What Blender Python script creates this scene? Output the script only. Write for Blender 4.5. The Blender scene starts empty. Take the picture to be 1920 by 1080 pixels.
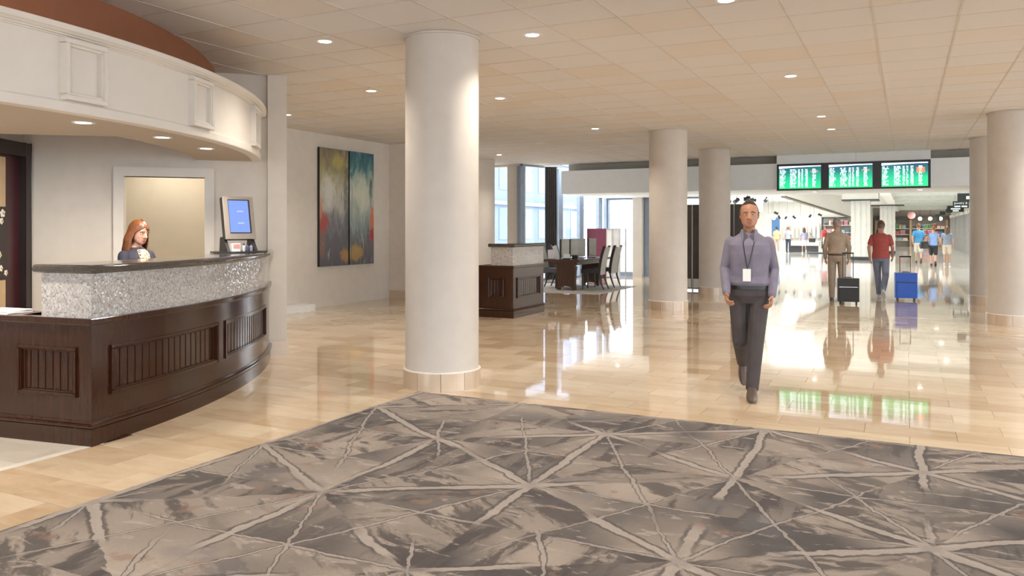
import bpy, bmesh, math, random
from mathutils import Vector, Matrix
PI = math.pi
rnd = random.Random(7)
SC = bpy.context.scene
COL = SC.collection

# ------------------------------------------------------------------ camera
YAW = math.atan(740 / 1493.33)
cam_d = bpy.data.cameras.new('camera'); cam = bpy.data.objects.new('camera', cam_d); COL.objects.link(cam)
cam_d.sensor_width = 36; cam_d.lens = 28.0; cam_d.shift_y = -111 / 1920
cam_d.clip_start = 0.05; cam_d.clip_end = 400
cam.location = (0, 0, 1.51); cam.rotation_euler = (PI / 2, 0, YAW)
SC.camera = cam

# ------------------------------------------------------------------ world, large lights, exposure
SC.view_settings.view_transform = 'Standard'
SC.view_settings.look = 'None'
SC.view_settings.gamma = 1.0
SC.view_settings.use_curve_mapping = False
SC.view_settings.exposure = 0.40
W = bpy.data.worlds.new('world'); SC.world = W; W.use_nodes = True
W.node_tree.nodes['Background'].inputs[0].default_value = (0.93, 0.965, 1.0, 1)
W.node_tree.nodes['Background'].inputs[1].default_value = 5.2
LAMP_WARM = (1.0, 0.91, 0.80)
P_DOWN = 110.0          # recessed downlights
P_CONC = 150.0         # concourse ceiling panels and the added downlights

# ------------------------------------------------------------------ material helper
class Sh:
    def __init__(s, name):
        s.m = bpy.data.materials.new(name); s.m.use_nodes = True
        s.t = s.m.node_tree; s.t.nodes.clear()
        s.out = s.t.nodes.new('ShaderNodeOutputMaterial')
    def put(s, sock, v):
        if v is None: return
        if isinstance(v, bpy.types.NodeSocket): s.t.links.new(v, sock)
        elif isinstance(v, (tuple, list)) and len(v) == 3 and sock.type == 'RGBA': sock.default_value = (*v, 1)
        else: sock.default_value = v
    def math(s, op, *a):
        n = s.t.nodes.new('ShaderNodeMath'); n.operation = op
        for i, v in enumerate(a): s.put(n.inputs[i], v)
        return n.outputs[0]
    def vmath(s, op, *a):
        n = s.t.nodes.new('ShaderNodeVectorMath'); n.operation = op
        for i, v in enumerate(a):
            if op == 'SCALE' and i == 1: s.put(n.inputs['Scale'], v)
            else: s.put(n.inputs[i], v)
        return n.outputs['Value'] if op in ('LENGTH', 'DOT_PRODUCT', 'DISTANCE') else n.outputs[0]
    def pos(s): return s.t.nodes.new('ShaderNodeNewGeometry').outputs['Position']
    def nrm(s): return s.t.nodes.new('ShaderNodeNewGeometry').outputs['Normal']
    def obj(s): return s.t.nodes.new('ShaderNodeTexCoord').outputs['Object']
    def uv(s): return s.t.nodes.new('ShaderNodeTexCoord').outputs['UV']
    def oid(s): return s.t.nodes.new('ShaderNodeObjectInfo').outputs['Random']
    def attr(s, name):
        n = s.t.nodes.new('ShaderNodeAttribute'); n.attribute_name = name; return n.outputs['Fac']
    def xyz(s, v):
        n = s.t.nodes.new('ShaderNodeSeparateXYZ'); s.put(n.inputs[0], v); return n.outputs[0], n.outputs[1], n.outputs[2]
    def comb(s, x, y, z=0.0):
        n = s.t.nodes.new('ShaderNodeCombineXYZ')
        for i, v in enumerate((x, y, z)): s.put(n.inputs[i], v)
        return n.outputs[0]
    def noise(s, vec, scale, detail=3.0, rough=0.5, dist=0.0, color=False):
        n = s.t.nodes.new('ShaderNodeTexNoise'); s.put(n.inputs['Vector'], vec)
        n.inputs['Scale'].default_value = scale; n.inputs['Detail'].default_value = detail
        n.inputs['Roughness'].default_value = rough; n.inputs['Distortion'].default_value = dist
        return n.outputs['Color' if color else 'Fac']
    def white(s, vec, color=False):
        n = s.t.nodes.new('ShaderNodeTexWhiteNoise'); n.noise_dimensions = '3D'; s.put(n.inputs['Vector'], vec)
        return n.outputs['Color' if color else 'Value']
    def mix(s, f, a, b, blend='MIX'):
        n = s.t.nodes.new('ShaderNodeMix'); n.data_type = 'RGBA'; n.blend_type = blend
        s.put(n.inputs[0], f); s.put(n.inputs[6], a); s.put(n.inputs[7], b)
        return n.outputs[2]
    def ramp(s, f, stops, interp='LINEAR'):
        n = s.t.nodes.new('ShaderNodeValToRGB'); s.put(n.inputs[0], f); r = n.color_ramp; r.interpolation = interp
        while len(r.elements) < len(stops): r.elements.new(0.5)
        for e, (p, c) in zip(r.elements, stops):
            e.position = p; e.color = (*c, 1) if len(c) == 3 else c
        return n.outputs[0]
    def step(s, v, a, b):     # smooth 0..1 between a and b
        n = s.t.nodes.new('ShaderNodeMapRange'); n.interpolation_type = 'SMOOTHSTEP'; s.put(n.inputs[0], v)
        n.inputs[1].default_value = a; n.inputs[2].default_value = b; return n.outputs[0]
    def bump(s, h, strength=0.2, dist=0.01):
        n = s.t.nodes.new('ShaderNodeBump'); n.inputs['Strength'].default_value = strength
        n.inputs['Distance'].default_value = dist; s.put(n.inputs['Height'], h); return n.outputs[0]
    def bsdf(s, color, rough=0.5, metal=0.0, spec=0.5, normal=None, emit=None, estr=0.0, trans=0.0, coat=0.0, sheen=0.0, alpha=None, ior=None):
        n = s.t.nodes.new('ShaderNodeBsdfPrincipled')
        s.put(n.inputs['Base Color'], color); s.put(n.inputs['Roughness'], rough); s.put(n.inputs['Metallic'], metal)
        s.put(n.inputs['Specular IOR Level'], spec)
        if normal is not None: s.put(n.inputs['Normal'], normal)
        if emit is not None: s.put(n.inputs['Emission Color'], emit); s.put(n.inputs['Emission Strength'], estr)
        if trans: n.inputs['Transmission Weight'].default_value = trans
        if coat: n.inputs['Coat Weight'].default_value = coat; n.inputs['Coat Roughness'].default_value = 0.08
        if sheen: n.inputs['Sheen Weight'].default_value = sheen
        if ior: n.inputs['IOR'].default_value = ior
        s.t.links.new(n.outputs[0], s.out.inputs[0]); return s.m

MATS = {}
def M(name, color, rough=0.5, **k):
    """simple procedural surface: base colour with faint mottling and fine relief"""
    if name in MATS: return MATS[name]
    var = k.pop('var', 0.06); sc = k.pop('nscale', 6.0); bmp = k.pop('bmp', 0.0); bsc = k.pop('bscale', 80.0)
    s = Sh(name); p = s.obj()
    n = s.noise(p, sc, 4.0)
    dark = tuple(max(0, c * (1 - var)) for c in color); lite = tuple(min(1, c * (1 + var)) for c in color)
    col = s.ramp(n, [(0.3, dark), (0.7, lite)])
    nr = s.bump(s.noise(p, bsc, 3.0), bmp, 0.004) if bmp else None
    MATS[name] = s.bsdf(col, rough, normal=nr, **k); return MATS[name]

# ------------------------------------------------------------------ object helpers
def link(name, me, mat, parent=None):
    o = bpy.data.objects.new(name, me); COL.objects.link(o)
    if mat is not None and len(me.materials) == 0:
        for m in (mat if isinstance(mat, (list, tuple)) else [mat]): me.materials.append(m)
    if parent is not None: o.parent = parent
    return o
def tag(o, label=None, cat=None, group=None, kind=None):
    if label: o['label'] = label
    if cat: o['category'] = cat
    if group: o['group'] = group
    if kind: o['kind'] = kind
    return o
def thing(name, label, cat, loc=(0, 0, 0), rotz=0.0, group=None):
    o = bpy.data.objects.new(name, None); COL.objects.link(o)
    o.location = loc; o.rotation_euler = (0, 0, rotz); o.empty_display_size = 0.1
    return tag(o, label, cat, group)
def bmnew(): return bmesh.new()
def finish(name, bm, mat, parent=None, smooth=None, world=False, bevel=0.0, bseg=2):
    if world and parent is not None: bmesh.ops.translate(bm, verts=bm.verts, vec=-Vector(parent.location))
    if bevel:
        es = [e for e in bm.edges if len(e.link_faces) == 2 and e.calc_face_angle(0) > 0.6]
        if es: bmesh.ops.bevel(bm, geom=es, offset=bevel, segments=bseg, affect='EDGES', profile=0.5, clamp_overlap=True)
    bmesh.ops.recalc_face_normals(bm, faces=bm.faces)
    me = bpy.data.meshes.new(name); bm.to_mesh(me); bm.free()
    if smooth is not None:
        me.polygons.foreach_set('use_smooth', [True] * len(me.polygons))
        if smooth > 0:
            try: me.set_sharp_from_angle(angle=smooth)
            except Exception: pass
    return link(name, me, mat, parent)
def struct(name, bm, mat, **k): return tag(finish(name, bm, mat, **k), kind='structure')
def box(bm, x0, x1, y0, y1, z0, z1):
    v = [bm.verts.new(p) for p in ((x0, y0, z0), (x1, y0, z0), (x1, y1, z0), (x0, y1, z0), (x0, y0, z1), (x1, y0, z1), (x1, y1, z1), (x0, y1, z1))]
    for f in ((3, 2, 1, 0), (4, 5, 6, 7), (0, 1, 5, 4), (1, 2, 6, 5), (2, 3, 7, 6), (3, 0, 4, 7)): bm.faces.new([v[i] for i in f])
    return v
def obox(bm, mtx, sx, sy, sz):
    """box of full sizes centred at the matrix origin"""
    v = box(bm, -sx / 2, sx / 2, -sy / 2, sy / 2, -sz / 2, sz / 2)
    bmesh.ops.transform(bm, matrix=mtx, verts=v); return v
def prism(bm, poly, z0, z1):
    a = [bm.verts.new((x, y, z0)) for x, y in poly]; b = [bm.verts.new((x, y, z1)) for x, y in poly]
    n = len(poly); bm.faces.new(a[::-1]); bm.faces.new(b)
    for i in range(n): bm.faces.new((a[i], a[(i + 1) % n], b[(i + 1) % n], b[i]))
    return a + b
def lathe(bm, prof, n=32, c=(0, 0), a0=0.0, a1=2 * PI, close=True):
    full = abs(a1 - a0 - 2 * PI) < 1e-6; rows = []
    cnt = n if full else n + 1
    for i in range(cnt):
        a = a0 + (a1 - a0) * i / n
        rows.append([bm.verts.new((c[0] + r * math.cos(a), c[1] + r * math.sin(a), z)) for r, z in prof])
    for i in range(n):
        A = rows[i]; B = rows[(i + 1) % cnt]
        for j in range(len(prof) - (0 if not full and close else 1)):
            k = (j + 1) % len(prof)
            bm.faces.new((A[j], B[j], B[k], A[k]))
    if full:
        if prof[0][0] > 1e-5: bm.faces.new([r[0] for r in rows][::-1])
        if prof[-1][0] > 1e-5: bm.faces.new([r[-1] for r in rows])
    elif close:
        bm.faces.new(rows[0][::-1]); bm.faces.new(rows[-1])
    return rows
def ring_frame(d):
    d = d.normalized(); up = Vector((0, 0, 1)) if abs(d.z) < 0.95 else Vector((0, 1, 0))
    x = d.cross(up).normalized(); return x, d.cross(x).normalized()
def tube(bm, pts, rad, n=10, caps=True):
    pts = [Vector(p) for p in pts]; rad = rad if isinstance(rad, (list, tuple)) else [rad] * len(pts)
    rows = []; x = None
    for i, p in enumerate(pts):
        d = (pts[min(i + 1, len(pts) - 1)] - pts[max(i - 1, 0)])
        if x is None: x, y = ring_frame(d)
        else:
            dn = d.normalized(); x = (x - dn * x.dot(dn)).normalized(); y = dn.cross(x)
        r = rad[i]
        rows.append([bm.verts.new(p + x * r * math.cos(2 * PI * k / n) + y * r * math.sin(2 * PI * k / n)) for k in range(n)])
    for A, B in zip(rows, rows[1:]):
        for k in range(n): bm.faces.new((A[k], A[(k + 1) % n], B[(k + 1) % n], B[k]))
    if caps: bm.faces.new(rows[0][::-1]); bm.faces.new(rows[-1])
def ball(bm, c, r, seg=14, ring=9, sc=(1, 1, 1), rot=None):
    m = Matrix.Translation(Vector(c)) @ (rot.to_4x4() if rot else Matrix()) @ Matrix.Diagonal((r * sc[0], r * sc[1], r * sc[2], 1))
    return bmesh.ops.create_uvsphere(bm, u_segments=seg, v_segments=ring, radius=1.0, matrix=m)['verts']
def loft(bm, rings, n=24):
    """rings: (cx, cy, z, rx, ry[, power]) closed stack"""
    rows = []
    for rg in rings:
        cx, cy, z, rx, ry = rg[:5]; pw = rg[5] if len(rg) > 5 else 2.0; row = []
        for k in range(n):
            a = 2 * PI * k / n; ca, sa = math.cos(a), math.sin(a)
            row.append(bm.verts.new((cx + rx * math.copysign(abs(ca) ** (2 / pw), ca), cy + ry * math.copysign(abs(sa) ** (2 / pw), sa), z)))
        rows.append(row)
    for A, B in zip(rows, rows[1:]):
        for k in range(n): bm.faces.new((A[k], A[(k + 1) % n], B[(k + 1) % n], B[k]))
    bm.faces.new(rows[0][::-1]); bm.faces.new(rows[-1])
def copy_tree(o, parent=None):
    c = o.copy(); COL.objects.link(c)
    if parent is not None: c.parent = parent
    for ch in list(o.children): copy_tree(ch, c)
    return c
def face_to(fx, fy): return math.atan2(fx, -fy)     # rotation that turns local -Y to (fx, fy)

class Path:
    """polyline in plan; outward = right-hand side of travel. sweep() runs a profile of (outward offset, z) along it"""
    def __init__(s, pts):
        s.p = [Vector(p) for p in pts]; s.L = [0.0]
        for a, b in zip(s.p, s.p[1:]): s.L.append(s.L[-1] + (b - a).length)
    def at(s, t):
        i = 0
        while i < len(s.p) - 2 and t > s.L[i + 1] + 1e-9: i += 1
        d = (s.p[i + 1] - s.p[i]).normalized(); return s.p[i] + d * (t - s.L[i]), d
    def sub(s, t0, t1):
        ts = [t0] + [l for l in s.L if t0 + 1e-6 < l < t1 - 1e-6] + [t1]; out = []
        for k, t in enumerate(ts):
            p, _ = s.at(t)
            da = s.at(max(t - 1e-5, t0))[1] if k else s.at(t + 1e-5)[1]
            db = s.at(t + 1e-5)[1] if k < len(ts) - 1 else da
            na = Vector((da.y, -da.x)); nb = Vector((db.y, -db.x)); m = (na + nb).normalized(); m = m / max(0.3, m.dot(na))
            out.append((p, m, t))
        return out
    def sweep(s, bm, prof, t0=None, t1=None):
        t0 = 0.0 if t0 is None else t0; t1 = s.L[-1] if t1 is None else t1
        uvl = bm.loops.layers.uv.get('UVMap') or bm.loops.layers.uv.new('UVMap')
        st = s.sub(t0, t1); n = len(prof); rows = []
        for p, m, t in st:
            rows.append([bm.verts.new((p.x + m.x * o, p.y + m.y * o, z)) for o, z in prof])
        for i in range(len(st) - 1):
            for j in range(n):
                k = (j + 1) % n
                f = bm.faces.new((rows[i][j], rows[i + 1][j], rows[i + 1][k], rows[i][k]))
                for l, (t, q) in zip(f.loops, ((st[i][2], j), (st[i + 1][2], j), (st[i + 1][2], k), (st[i][2], k))):
                    l[uvl].uv = (t + (prof[q][0] if abs(prof[j][1] - prof[k][1]) < 1e-6 else 0), prof[q][1])
        for row in (rows[0][::-1], rows[-1]):
            f = bm.faces.new(row); idx = list(range(n))[::-1] if row is not rows[-1] else list(range(n))
            for l, q in zip(f.loops, idx): l[uvl].uv = (prof[q][0] * 0.997 + 0.31, prof[q][1])
def rect(o0, o1, z0, z1): return [(o0, z0), (o1, z0), (o1, z1), (o0, z1)]
def bullnose(o0, o1, z0, z1, n=6):
    r = (z1 - z0) / 2; zc = (z0 + z1) / 2
    return [(o0, z0)] + [(o1 - r + r * math.cos(a), zc + r * math.sin(a)) for a in [-PI / 2 + PI * i / n for i in range(n + 1)]] + [(o0, z1)]
# ------------------------------------------------------------------ shared materials
def make_marble(name, c_lo, c_hi, rough=0.07):
    s = Sh(name); p = s.pos()
    r = s.math('FRACT', s.math('ADD', s.oid(), s.attr('rnd')))
    q = s.vmath('ADD', p, s.comb(s.math('MULTIPLY', r, 37.0), s.math('MULTIPLY', r, 91.0), 0.0))
    n1 = s.noise(s.vmath('MULTIPLY', q, (1.3, 4.2, 1.0)), 1.6, 6.0, 0.6, 0.8)
    n2 = s.noise(s.vmath('MULTIPLY', q, (2.0, 9.0, 1.0)), 3.0, 4.0, 0.65, 1.5)
    t = s.math('ADD', s.math('MULTIPLY', n1, 0.55), s.math('ADD', s.math('MULTIPLY', r, 0.38), s.math('MULTIPLY', n2, 0.18)))
    col = s.ramp(t, [(0.30, c_lo), (0.52, tuple((a + b) / 2 for a, b in zip(c_lo, c_hi))), (0.78, c_hi)])
    h = s.noise(s.vmath('MULTIPLY', p, (1.0, 2.2, 1.0)), 2.4, 2.0)
    return s.bsdf(col, s.math('ADD', s.math('MULTIPLY', n2, 0.03), rough), spec=0.9, coat=0.15, normal=s.bump(h, 0.02, 0.02))
MARBLE = make_marble('floor_marble', (0.54, 0.385, 0.24), (0.76, 0.625, 0.455), 0.02)
MARBLE_PALE = make_marble('pale_marble', (0.62, 0.55, 0.45), (0.80, 0.74, 0.64), 0.2)
WHITE_FLOOR = make_marble('concourse_floor_stone', (0.60, 0.60, 0.56), (0.74, 0.74, 0.71), 0.05)
BASE_STONE = make_marble('base_stone', (0.48, 0.36, 0.25), (0.62, 0.49, 0.36), 0.25)
GROUT = M('grout', (0.50, 0.38, 0.26), 0.6)

def make_ceiling():
    s = Sh('ceiling_tile'); p = s.pos()
    r = s.math('FRACT', s.math('ADD', s.oid(), s.attr('rnd')))
    n = s.noise(p, 0.7, 2.0)
    t = s.math('ADD', s.math('MULTIPLY', r, 0.6), s.math('MULTIPLY', n, 0.5))
    col = s.ramp(t, [(0.25, (0.75, 0.73, 0.72)), (0.55, (0.76, 0.73, 0.71)), (0.85, (0.75, 0.69, 0.62))])  # tan end of the ramp imitates warm floor bounce lighting some tiles
    col = s.mix(s.math('MULTIPLY', s.noise(p, 260.0, 2.0), 0.12), col, (0.45, 0.42, 0.39))
    return s.bsdf(col, 0.9, spec=0.1, normal=s.bump(s.noise(p, 180.0, 2.0), 0.25, 0.003))
CEIL = make_ceiling()
TEE = M('ceiling_tee', (0.62, 0.57, 0.52), 0.55)
PAINT = M('wall_paint_taupe', (0.68, 0.625, 0.555), 0.7, var=0.03, bmp=0.05)
PAINT_LT = M('wall_paint_light', (0.70, 0.64, 0.57), 0.7, var=0.03, bmp=0.05)
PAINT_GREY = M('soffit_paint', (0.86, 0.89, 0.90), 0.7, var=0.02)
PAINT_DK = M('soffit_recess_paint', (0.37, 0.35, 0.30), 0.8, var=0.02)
CREAM = M('cream_paint', (0.76, 0.67, 0.52), 0.75, var=0.02)
TRIMW = M('trim_white', (0.74, 0.69, 0.62), 0.45, var=0.02)
COLUMN = M('column_plaster', (0.585, 0.53, 0.468), 0.6, var=0.03, bmp=0.06)
RUST = M('rust_paint', (0.30, 0.115, 0.055), 0.75, var=0.05)
WHITE = M('white_plaster', (0.80, 0.80, 0.77), 0.6, var=0.02)
BLACK = M('black_plastic', (0.018, 0.018, 0.020), 0.35)
DARK = M('dark_metal', (0.05, 0.052, 0.06), 0.4, metal=0.3)
STEEL = M('brushed_steel', (0.50, 0.50, 0.50), 0.35, metal=0.9)
STONE_TOP = M('dark_stone_top', (0.055, 0.048, 0.043), 0.10, var=0.3, nscale=60.0, spec=0.7)
def make_wood(name, a, b, rough=0.22, coat=0.6):
    s = Sh(name); p = s.pos()
    n = s.noise(s.vmath('MULTIPLY', p, (9.0, 9.0, 1.1)), 4.0, 6.0, 0.6, 0.6)
    col = s.ramp(n, [(0.3, a), (0.7, b)])
    return s.bsdf(col, rough, spec=0.36, coat=coat, normal=s.bump(n, 0.03, 0.003))
WOOD = make_wood('mahogany_wood', (0.029, 0.0092, 0.0045), (0.040, 0.0130, 0.0062), 0.17, 0.12)
WOOD2 = make_wood('walnut_table_wood', (0.05, 0.022, 0.012), (0.10, 0.045, 0.024), 0.35, 0.2)

def make_mosaic():
    s = Sh('glass_mosaic'); u, v, _ = s.xyz(s.uv()); k = 1 / 0.0125
    cu = s.math('MULTIPLY', u, k); cv = s.math('MULTIPLY', v, k)
    row = s.math('FLOOR', cv)
    cu = s.math('ADD', cu, s.math('MULTIPLY', s.math('MODULO', row, 2.0), 0.5))
    cell = s.comb(s.math('FLOOR', cu), row, 0.0)
    rc = s.white(cell, True); rv = s.white(s.vmath('ADD', cell, (17.3, 5.1, 2.0)))
    fu = s.math('ABSOLUTE', s.math('SUBTRACT', s.math('FRACT', cu), 0.5)); fv = s.math('ABSOLUTE', s.math('SUBTRACT', s.math('FRACT', cv), 0.5))
    grout = s.step(s.math('MAXIMUM', fu, fv), 0.43, 0.49)
    col = s.ramp(rv, [(0.0, (0.22, 0.20, 0.19)), (0.22, (0.36, 0.335, 0.315)), (0.75, (0.43, 0.405, 0.385)), (1.0, (0.54, 0.52, 0.50))])
    col = s.mix(grout, col, (0.38, 0.35, 0.33))
    tilt = s.vmath('SCALE', s.vmath('SUBTRACT', rc, (0.5, 0.5, 0.5)), 0.20)
    nr = s.vmath('NORMALIZE', s.vmath('ADD', s.nrm(), tilt))
    rough = s.math('ADD', 0.05, s.math('MULTIPLY', grout, 0.6))
    return s.bsdf(col, rough, spec=0.8, normal=nr, coat=0.0)
MOSAIC = make_mosaic()

def make_carpet():
    s = Sh('shard_carpet'); p0 = s.pos()
    wob = s.vmath('SCALE', s.vmath('SUBTRACT', s.noise(p0, 1.3, 2.0, color=True), (0.5, 0.5, 0.5)), 0.13)
    rag = s.vmath('SCALE', s.vmath('SUBTRACT', s.noise(p0, 14.0, 3.0, color=True), (0.5, 0.5, 0.5)), 0.045)
    x, y, _ = s.xyz(s.vmath('ADD', s.vmath('ADD', p0, wob), rag))
    a = s.math('DIVIDE', s.math('ADD', x, 3.0), 1.03)
    b = s.math('SUBTRACT', s.math('DIVIDE', s.math('SUBTRACT', y, 4.88), 1.30), s.math('MULTIPLY', a, 0.5))
    ab = s.math('ADD', a, b); amb = s.math('SUBTRACT', a, b); a2b = s.math('ADD', ab, a); b2a = s.math('ADD', ab, b)
    def near(v): return s.math('SUBTRACT', 0.5, s.math('ABSOLUTE', s.math('SUBTRACT', s.math('FRACT', v), 0.5)))
    hub = s.math('MAXIMUM', s.math('MAXIMUM', near(a), near(b)), near(ab))
    def lines(vals, w0, seed, lo, hi):
        """light band with dark ragged borders; width swells along the line and fades out in places"""
        mk = None; dk = None
        for i, v in enumerate(vals):
            d = near(v)
            wd = s.math('MULTIPLY', s.math('ADD', 0.35, s.noise(s.vmath('ADD', p0, (seed + i * 7.7, seed * 3.1, 0.0)), 1.1, 1.0)), w0)
            on = s.step(s.noise(s.vmath('ADD', p0, (seed * 1.7, i * 9.1 + seed, 0.0)), 0.9, 1.0), lo, hi)
            q = s.math('DIVIDE', d, wd)
            m_ = s.math('MULTIPLY', s.math('SUBTRACT', 1.0, s.step(q, 0.75, 1.0)), on)
            e_ = s.math('MULTIPLY', s.math('MULTIPLY', s.step(q, 0.85, 1.05), s.math('SUBTRACT', 1.0, s.step(q, 1.3, 1.9))), on)
            mk = m_ if mk is None else s.math('MAXIMUM', mk, m_); dk = e_ if dk is None else s.math('MAXIMUM', dk, e_)
        return mk, dk
    m1, d1 = lines((a, b, ab), 0.030, 3.0, 0.43, 0.50)
    m2, d2 = lines((amb, a2b, b2a), 0.020, 11.0, 0.44, 0.52)
    fl = lambda v: s.math('FLOOR', v)
    cid = s.comb(fl(a), fl(b), s.math('ADD', fl(ab), s.math('ADD', s.math('MULTIPLY', fl(amb), 3.0), s.math('MULTIPLY', fl(b2a), 7.0))))
    rv = s.white(cid); rv2 = s.white(s.vmath('ADD', cid, (3.3, 8.1, 1.7)))
    grad = s.math('MULTIPLY', s.math('SUBTRACT', s.math('ADD', near(a), near(ab)), 0.45), s.math('MULTIPLY', s.math('SUBTRACT', rv2, 0.5), 3.0))
    tone = s.math('ADD', s.math('MULTIPLY', rv, 0.40), s.math('ADD', s.math('MULTIPLY', grad, 0.8), s.math('MULTIPLY', s.noise(p0, 2.4, 4.0, 0.6), 0.35)))
    col = s.ramp(tone, [(0.05, (0.068, 0.055, 0.049)), (0.25, (0.160, 0.131, 0.110)), (0.45, (0.262, 0.215, 0.176)), (0.78, (0.36, 0.297, 0.243))])
    # dark brush strokes that run along one edge of each shard
    sA = s.noise(s.comb(s.math('MULTIPLY', a, 5.5), s.math('MULTIPLY', b, 1.3), 0.0), 1.3, 6.0, 0.62)
    sB = s.noise(s.comb(s.math('MULTIPLY', b, 5.5), s.math('MULTIPLY', a, 1.3), 5.0), 1.3, 6.0, 0.62)
    sC = s.noise(s.comb(s.math('MULTIPLY', ab, 5.5), s.math('MULTIPLY', amb, 0.7), 9.0), 1.3, 6.0, 0.62)
    c1 = s.math('LESS_THAN', rv, 0.33); c2 = s.math('LESS_THAN', rv, 0.66)
    pick = s.mix(c2, sC, s.mix(c1, sB, sA))
    brm = s.math('MULTIPLY', s.step(pick, 0.485, 0.585), s.step(rv2, 0.15, 0.4))
    col = s.mix(s.math('MULTIPLY', brm, 0.8), col, (0.042, 0.030, 0.026))
    br2 = s.noise(s.vmath('ADD', s.vmath('MULTIPLY', p0, (1.6, 4.0, 1.0)), (9.0, 4.0, 0.0)), 2.6, 6.0, 0.65, 0.5)
    col = s.mix(s.math('MULTIPLY', s.step(br2, 0.57, 0.63), 0.65), col, (0.40, 0.335, 0.285))
    ru = s.noise(s.vmath('ADD', p0, (31.0, 7.0, 0.0)), 3.4, 5.0, 0.6)
    col = s.mix(s.math('MULTIPLY', s.step(ru, 0.60, 0.67), 0.6), col, (0.25, 0.145, 0.10))
    gr = s.noise(s.vmath('ADD', p0, (3.0, 57.0, 0.0)), 1.9, 3.0)
    col = s.mix(s.math('MULTIPLY', s.step(gr, 0.58, 0.68), 0.4), col, (0.135, 0.128, 0.128))
    col = s.mix(s.math('MULTIPLY', s.math('MAXIMUM', d1, d2), 0.8), col, (0.062, 0.048, 0.044))
    col = s.mix(s.math('MULTIPLY', m2, 0.8), col, (0.35, 0.30, 0.26))
    col = s.mix(s.math('MULTIPLY', m1, 0.85), col, (0.38, 0.325, 0.28))
    hubm = s.math('SUBTRACT', 1.0, s.step(hub, 0.02, 0.06))
    col = s.mix(s.math('MULTIPLY', hubm, 0.5), col, (0.24, 0.20, 0.18))
    pile = s.noise(p0, 320.0, 2.0)
    col = s.mix(s.math('MULTIPLY', s.step(pile, 0.35, 0.75), 0.28), col, (0.04, 0.035, 0.035))
    return s.bsdf(col, 0.95, spec=0.05, sheen=0.15, normal=s.bump(pile, 0.5, 0.006))
CARPET = make_carpet()

def emit_mat(name, color, strength):
    s = Sh(name); e = s.t.nodes.new('ShaderNodeEmission'); e.inputs[0].default_value = (*color, 1); e.inputs[1].default_value = strength
    s.t.links.new(e.outputs[0], s.out.inputs[0]); return s.m
LENS = emit_mat('lamp_lens', (1.0, 0.93, 0.82), 9.0)
PANEL_LIT = emit_mat('light_panel', (1.0, 0.98, 0.93), 5.0)
GLOBE_LIT = emit_mat('globe_lit', (1.0, 0.88, 0.70), 3.0)
def make_glass():
    s = Sh('window_glass')
    t = s.t.nodes.new('ShaderNodeBsdfTransparent'); t.inputs[0].default_value = (0.97, 0.985, 1.0, 1)
    g = s.t.nodes.new('ShaderNodeBsdfGlossy'); g.inputs['Roughness'].default_value = 0.02
    m = s.t.nodes.new('ShaderNodeMixShader'); m.inputs[0].default_value = 0.06
    s.t.links.new(t.outputs[0], m.inputs[1]); s.t.links.new(g.outputs[0], m.inputs[2]); s.t.links.new(m.outputs[0], s.out.inputs[0]); return s.m
GLASS = make_glass()

# ------------------------------------------------------------------ floor
H = 3.35
CX, CY, RC = -11.49, 2.73, 6.485            # centre and radius of the curved reception
TH0, TH1 = math.radians(8.242), math.radians(44.5)
def pol(r, a): return (CX + r * math.cos(a), CY + r * math.sin(a))
CF, SF = math.cos(YAW), math.sin(YAW)
def seen(x, y, z):     # size on screen, used only to rank which tiles show largest
    lat = x * CF + y * SF; d = -x * SF + y * CF
    if d < 0.5: return 0.0
    u = 960 + 1493.3 * lat / d; v = 429 - 1493.3 * (z - 1.51) / d
    return abs(z - 1.51) / d ** 3 if -60 < u < 1980 and -40 < v < 1120 else 0.0
bm = bmnew(); box(bm, -13, 9, -7, 24.4, -0.10, -0.012)
floor = struct('floor', bm, GROUT)
TW, TD, GAP = 0.61, 0.305, 0.0012
LEFT_EDGE = -5.06
def covered(x0, x1, y0, y1):
    if x0 >= -4.06 and y1 <= 6.23: return True
    for cx_, cy_ in ((x0, y0), (x1, y0), (x0, y1), (x1, y1)):
        r = math.hypot(cx_ - CX, cy_ - CY); a = math.atan2(cy_ - CY, cx_ - CX)
        if not (r < RC - 0.25 and TH0 + 0.05 < a < TH1): return False
    return True
def clip_rect(x0, x1, y0, y1):
    """cut a tile against the carpet edge and the border strip"""
    out = [(x0, x1, y0, y1)]
    res = []
    for (a, b, c, d) in out:
        if c < 6.22 < d and b > -4.05:
            if a < -4.05: res.append((a, -4.05 - GAP, c, d)); res.append((max(a, -4.05), b, 6.22 + GAP, d))
            else: res.append((a, b, 6.22 + GAP, d))
        elif d <= 6.22 and b > -4.05:
            if a < -4.05: res.append((a, -4.05 - GAP, c, d))
        else: res.append((a, b, c, d))
    res2 = []
    for (a, b, c, d) in res:
        if c < 3.75 and a < LEFT_EDGE - 0.07:
            if b > LEFT_EDGE: res2.append((LEFT_EDGE, b, c, d))
        else: res2.append((a, b, c, d))
    return [t for t in res2 if t[1] - t[0] > 0.03 and t[3] - t[2] > 0.02]
tiles = []
j = 0; y = -2.0 + 0.22
while y < 24.35:
    x = -13.0 + (0.5 * TW if j % 2 else 0.0) + 0.21
    while x < 8.9:
        for t in clip_rect(x + GAP, x + TW - GAP, y + GAP, min(y + TD - GAP, 24.39)):
            if not covered(*t): tiles.append(t)
        x += TW
    y += TD; j += 1
def tile_mesh(name, w, d, h=0.012):
    b = bmnew(); box(b, -w / 2, w / 2, -d / 2, d / 2, -h, 0.0)
    b.faces.ensure_lookup_table(); b.faces.remove(b.faces[0])
    me = bpy.data.meshes.new(name); b.to_mesh(me); b.free(); return me
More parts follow.
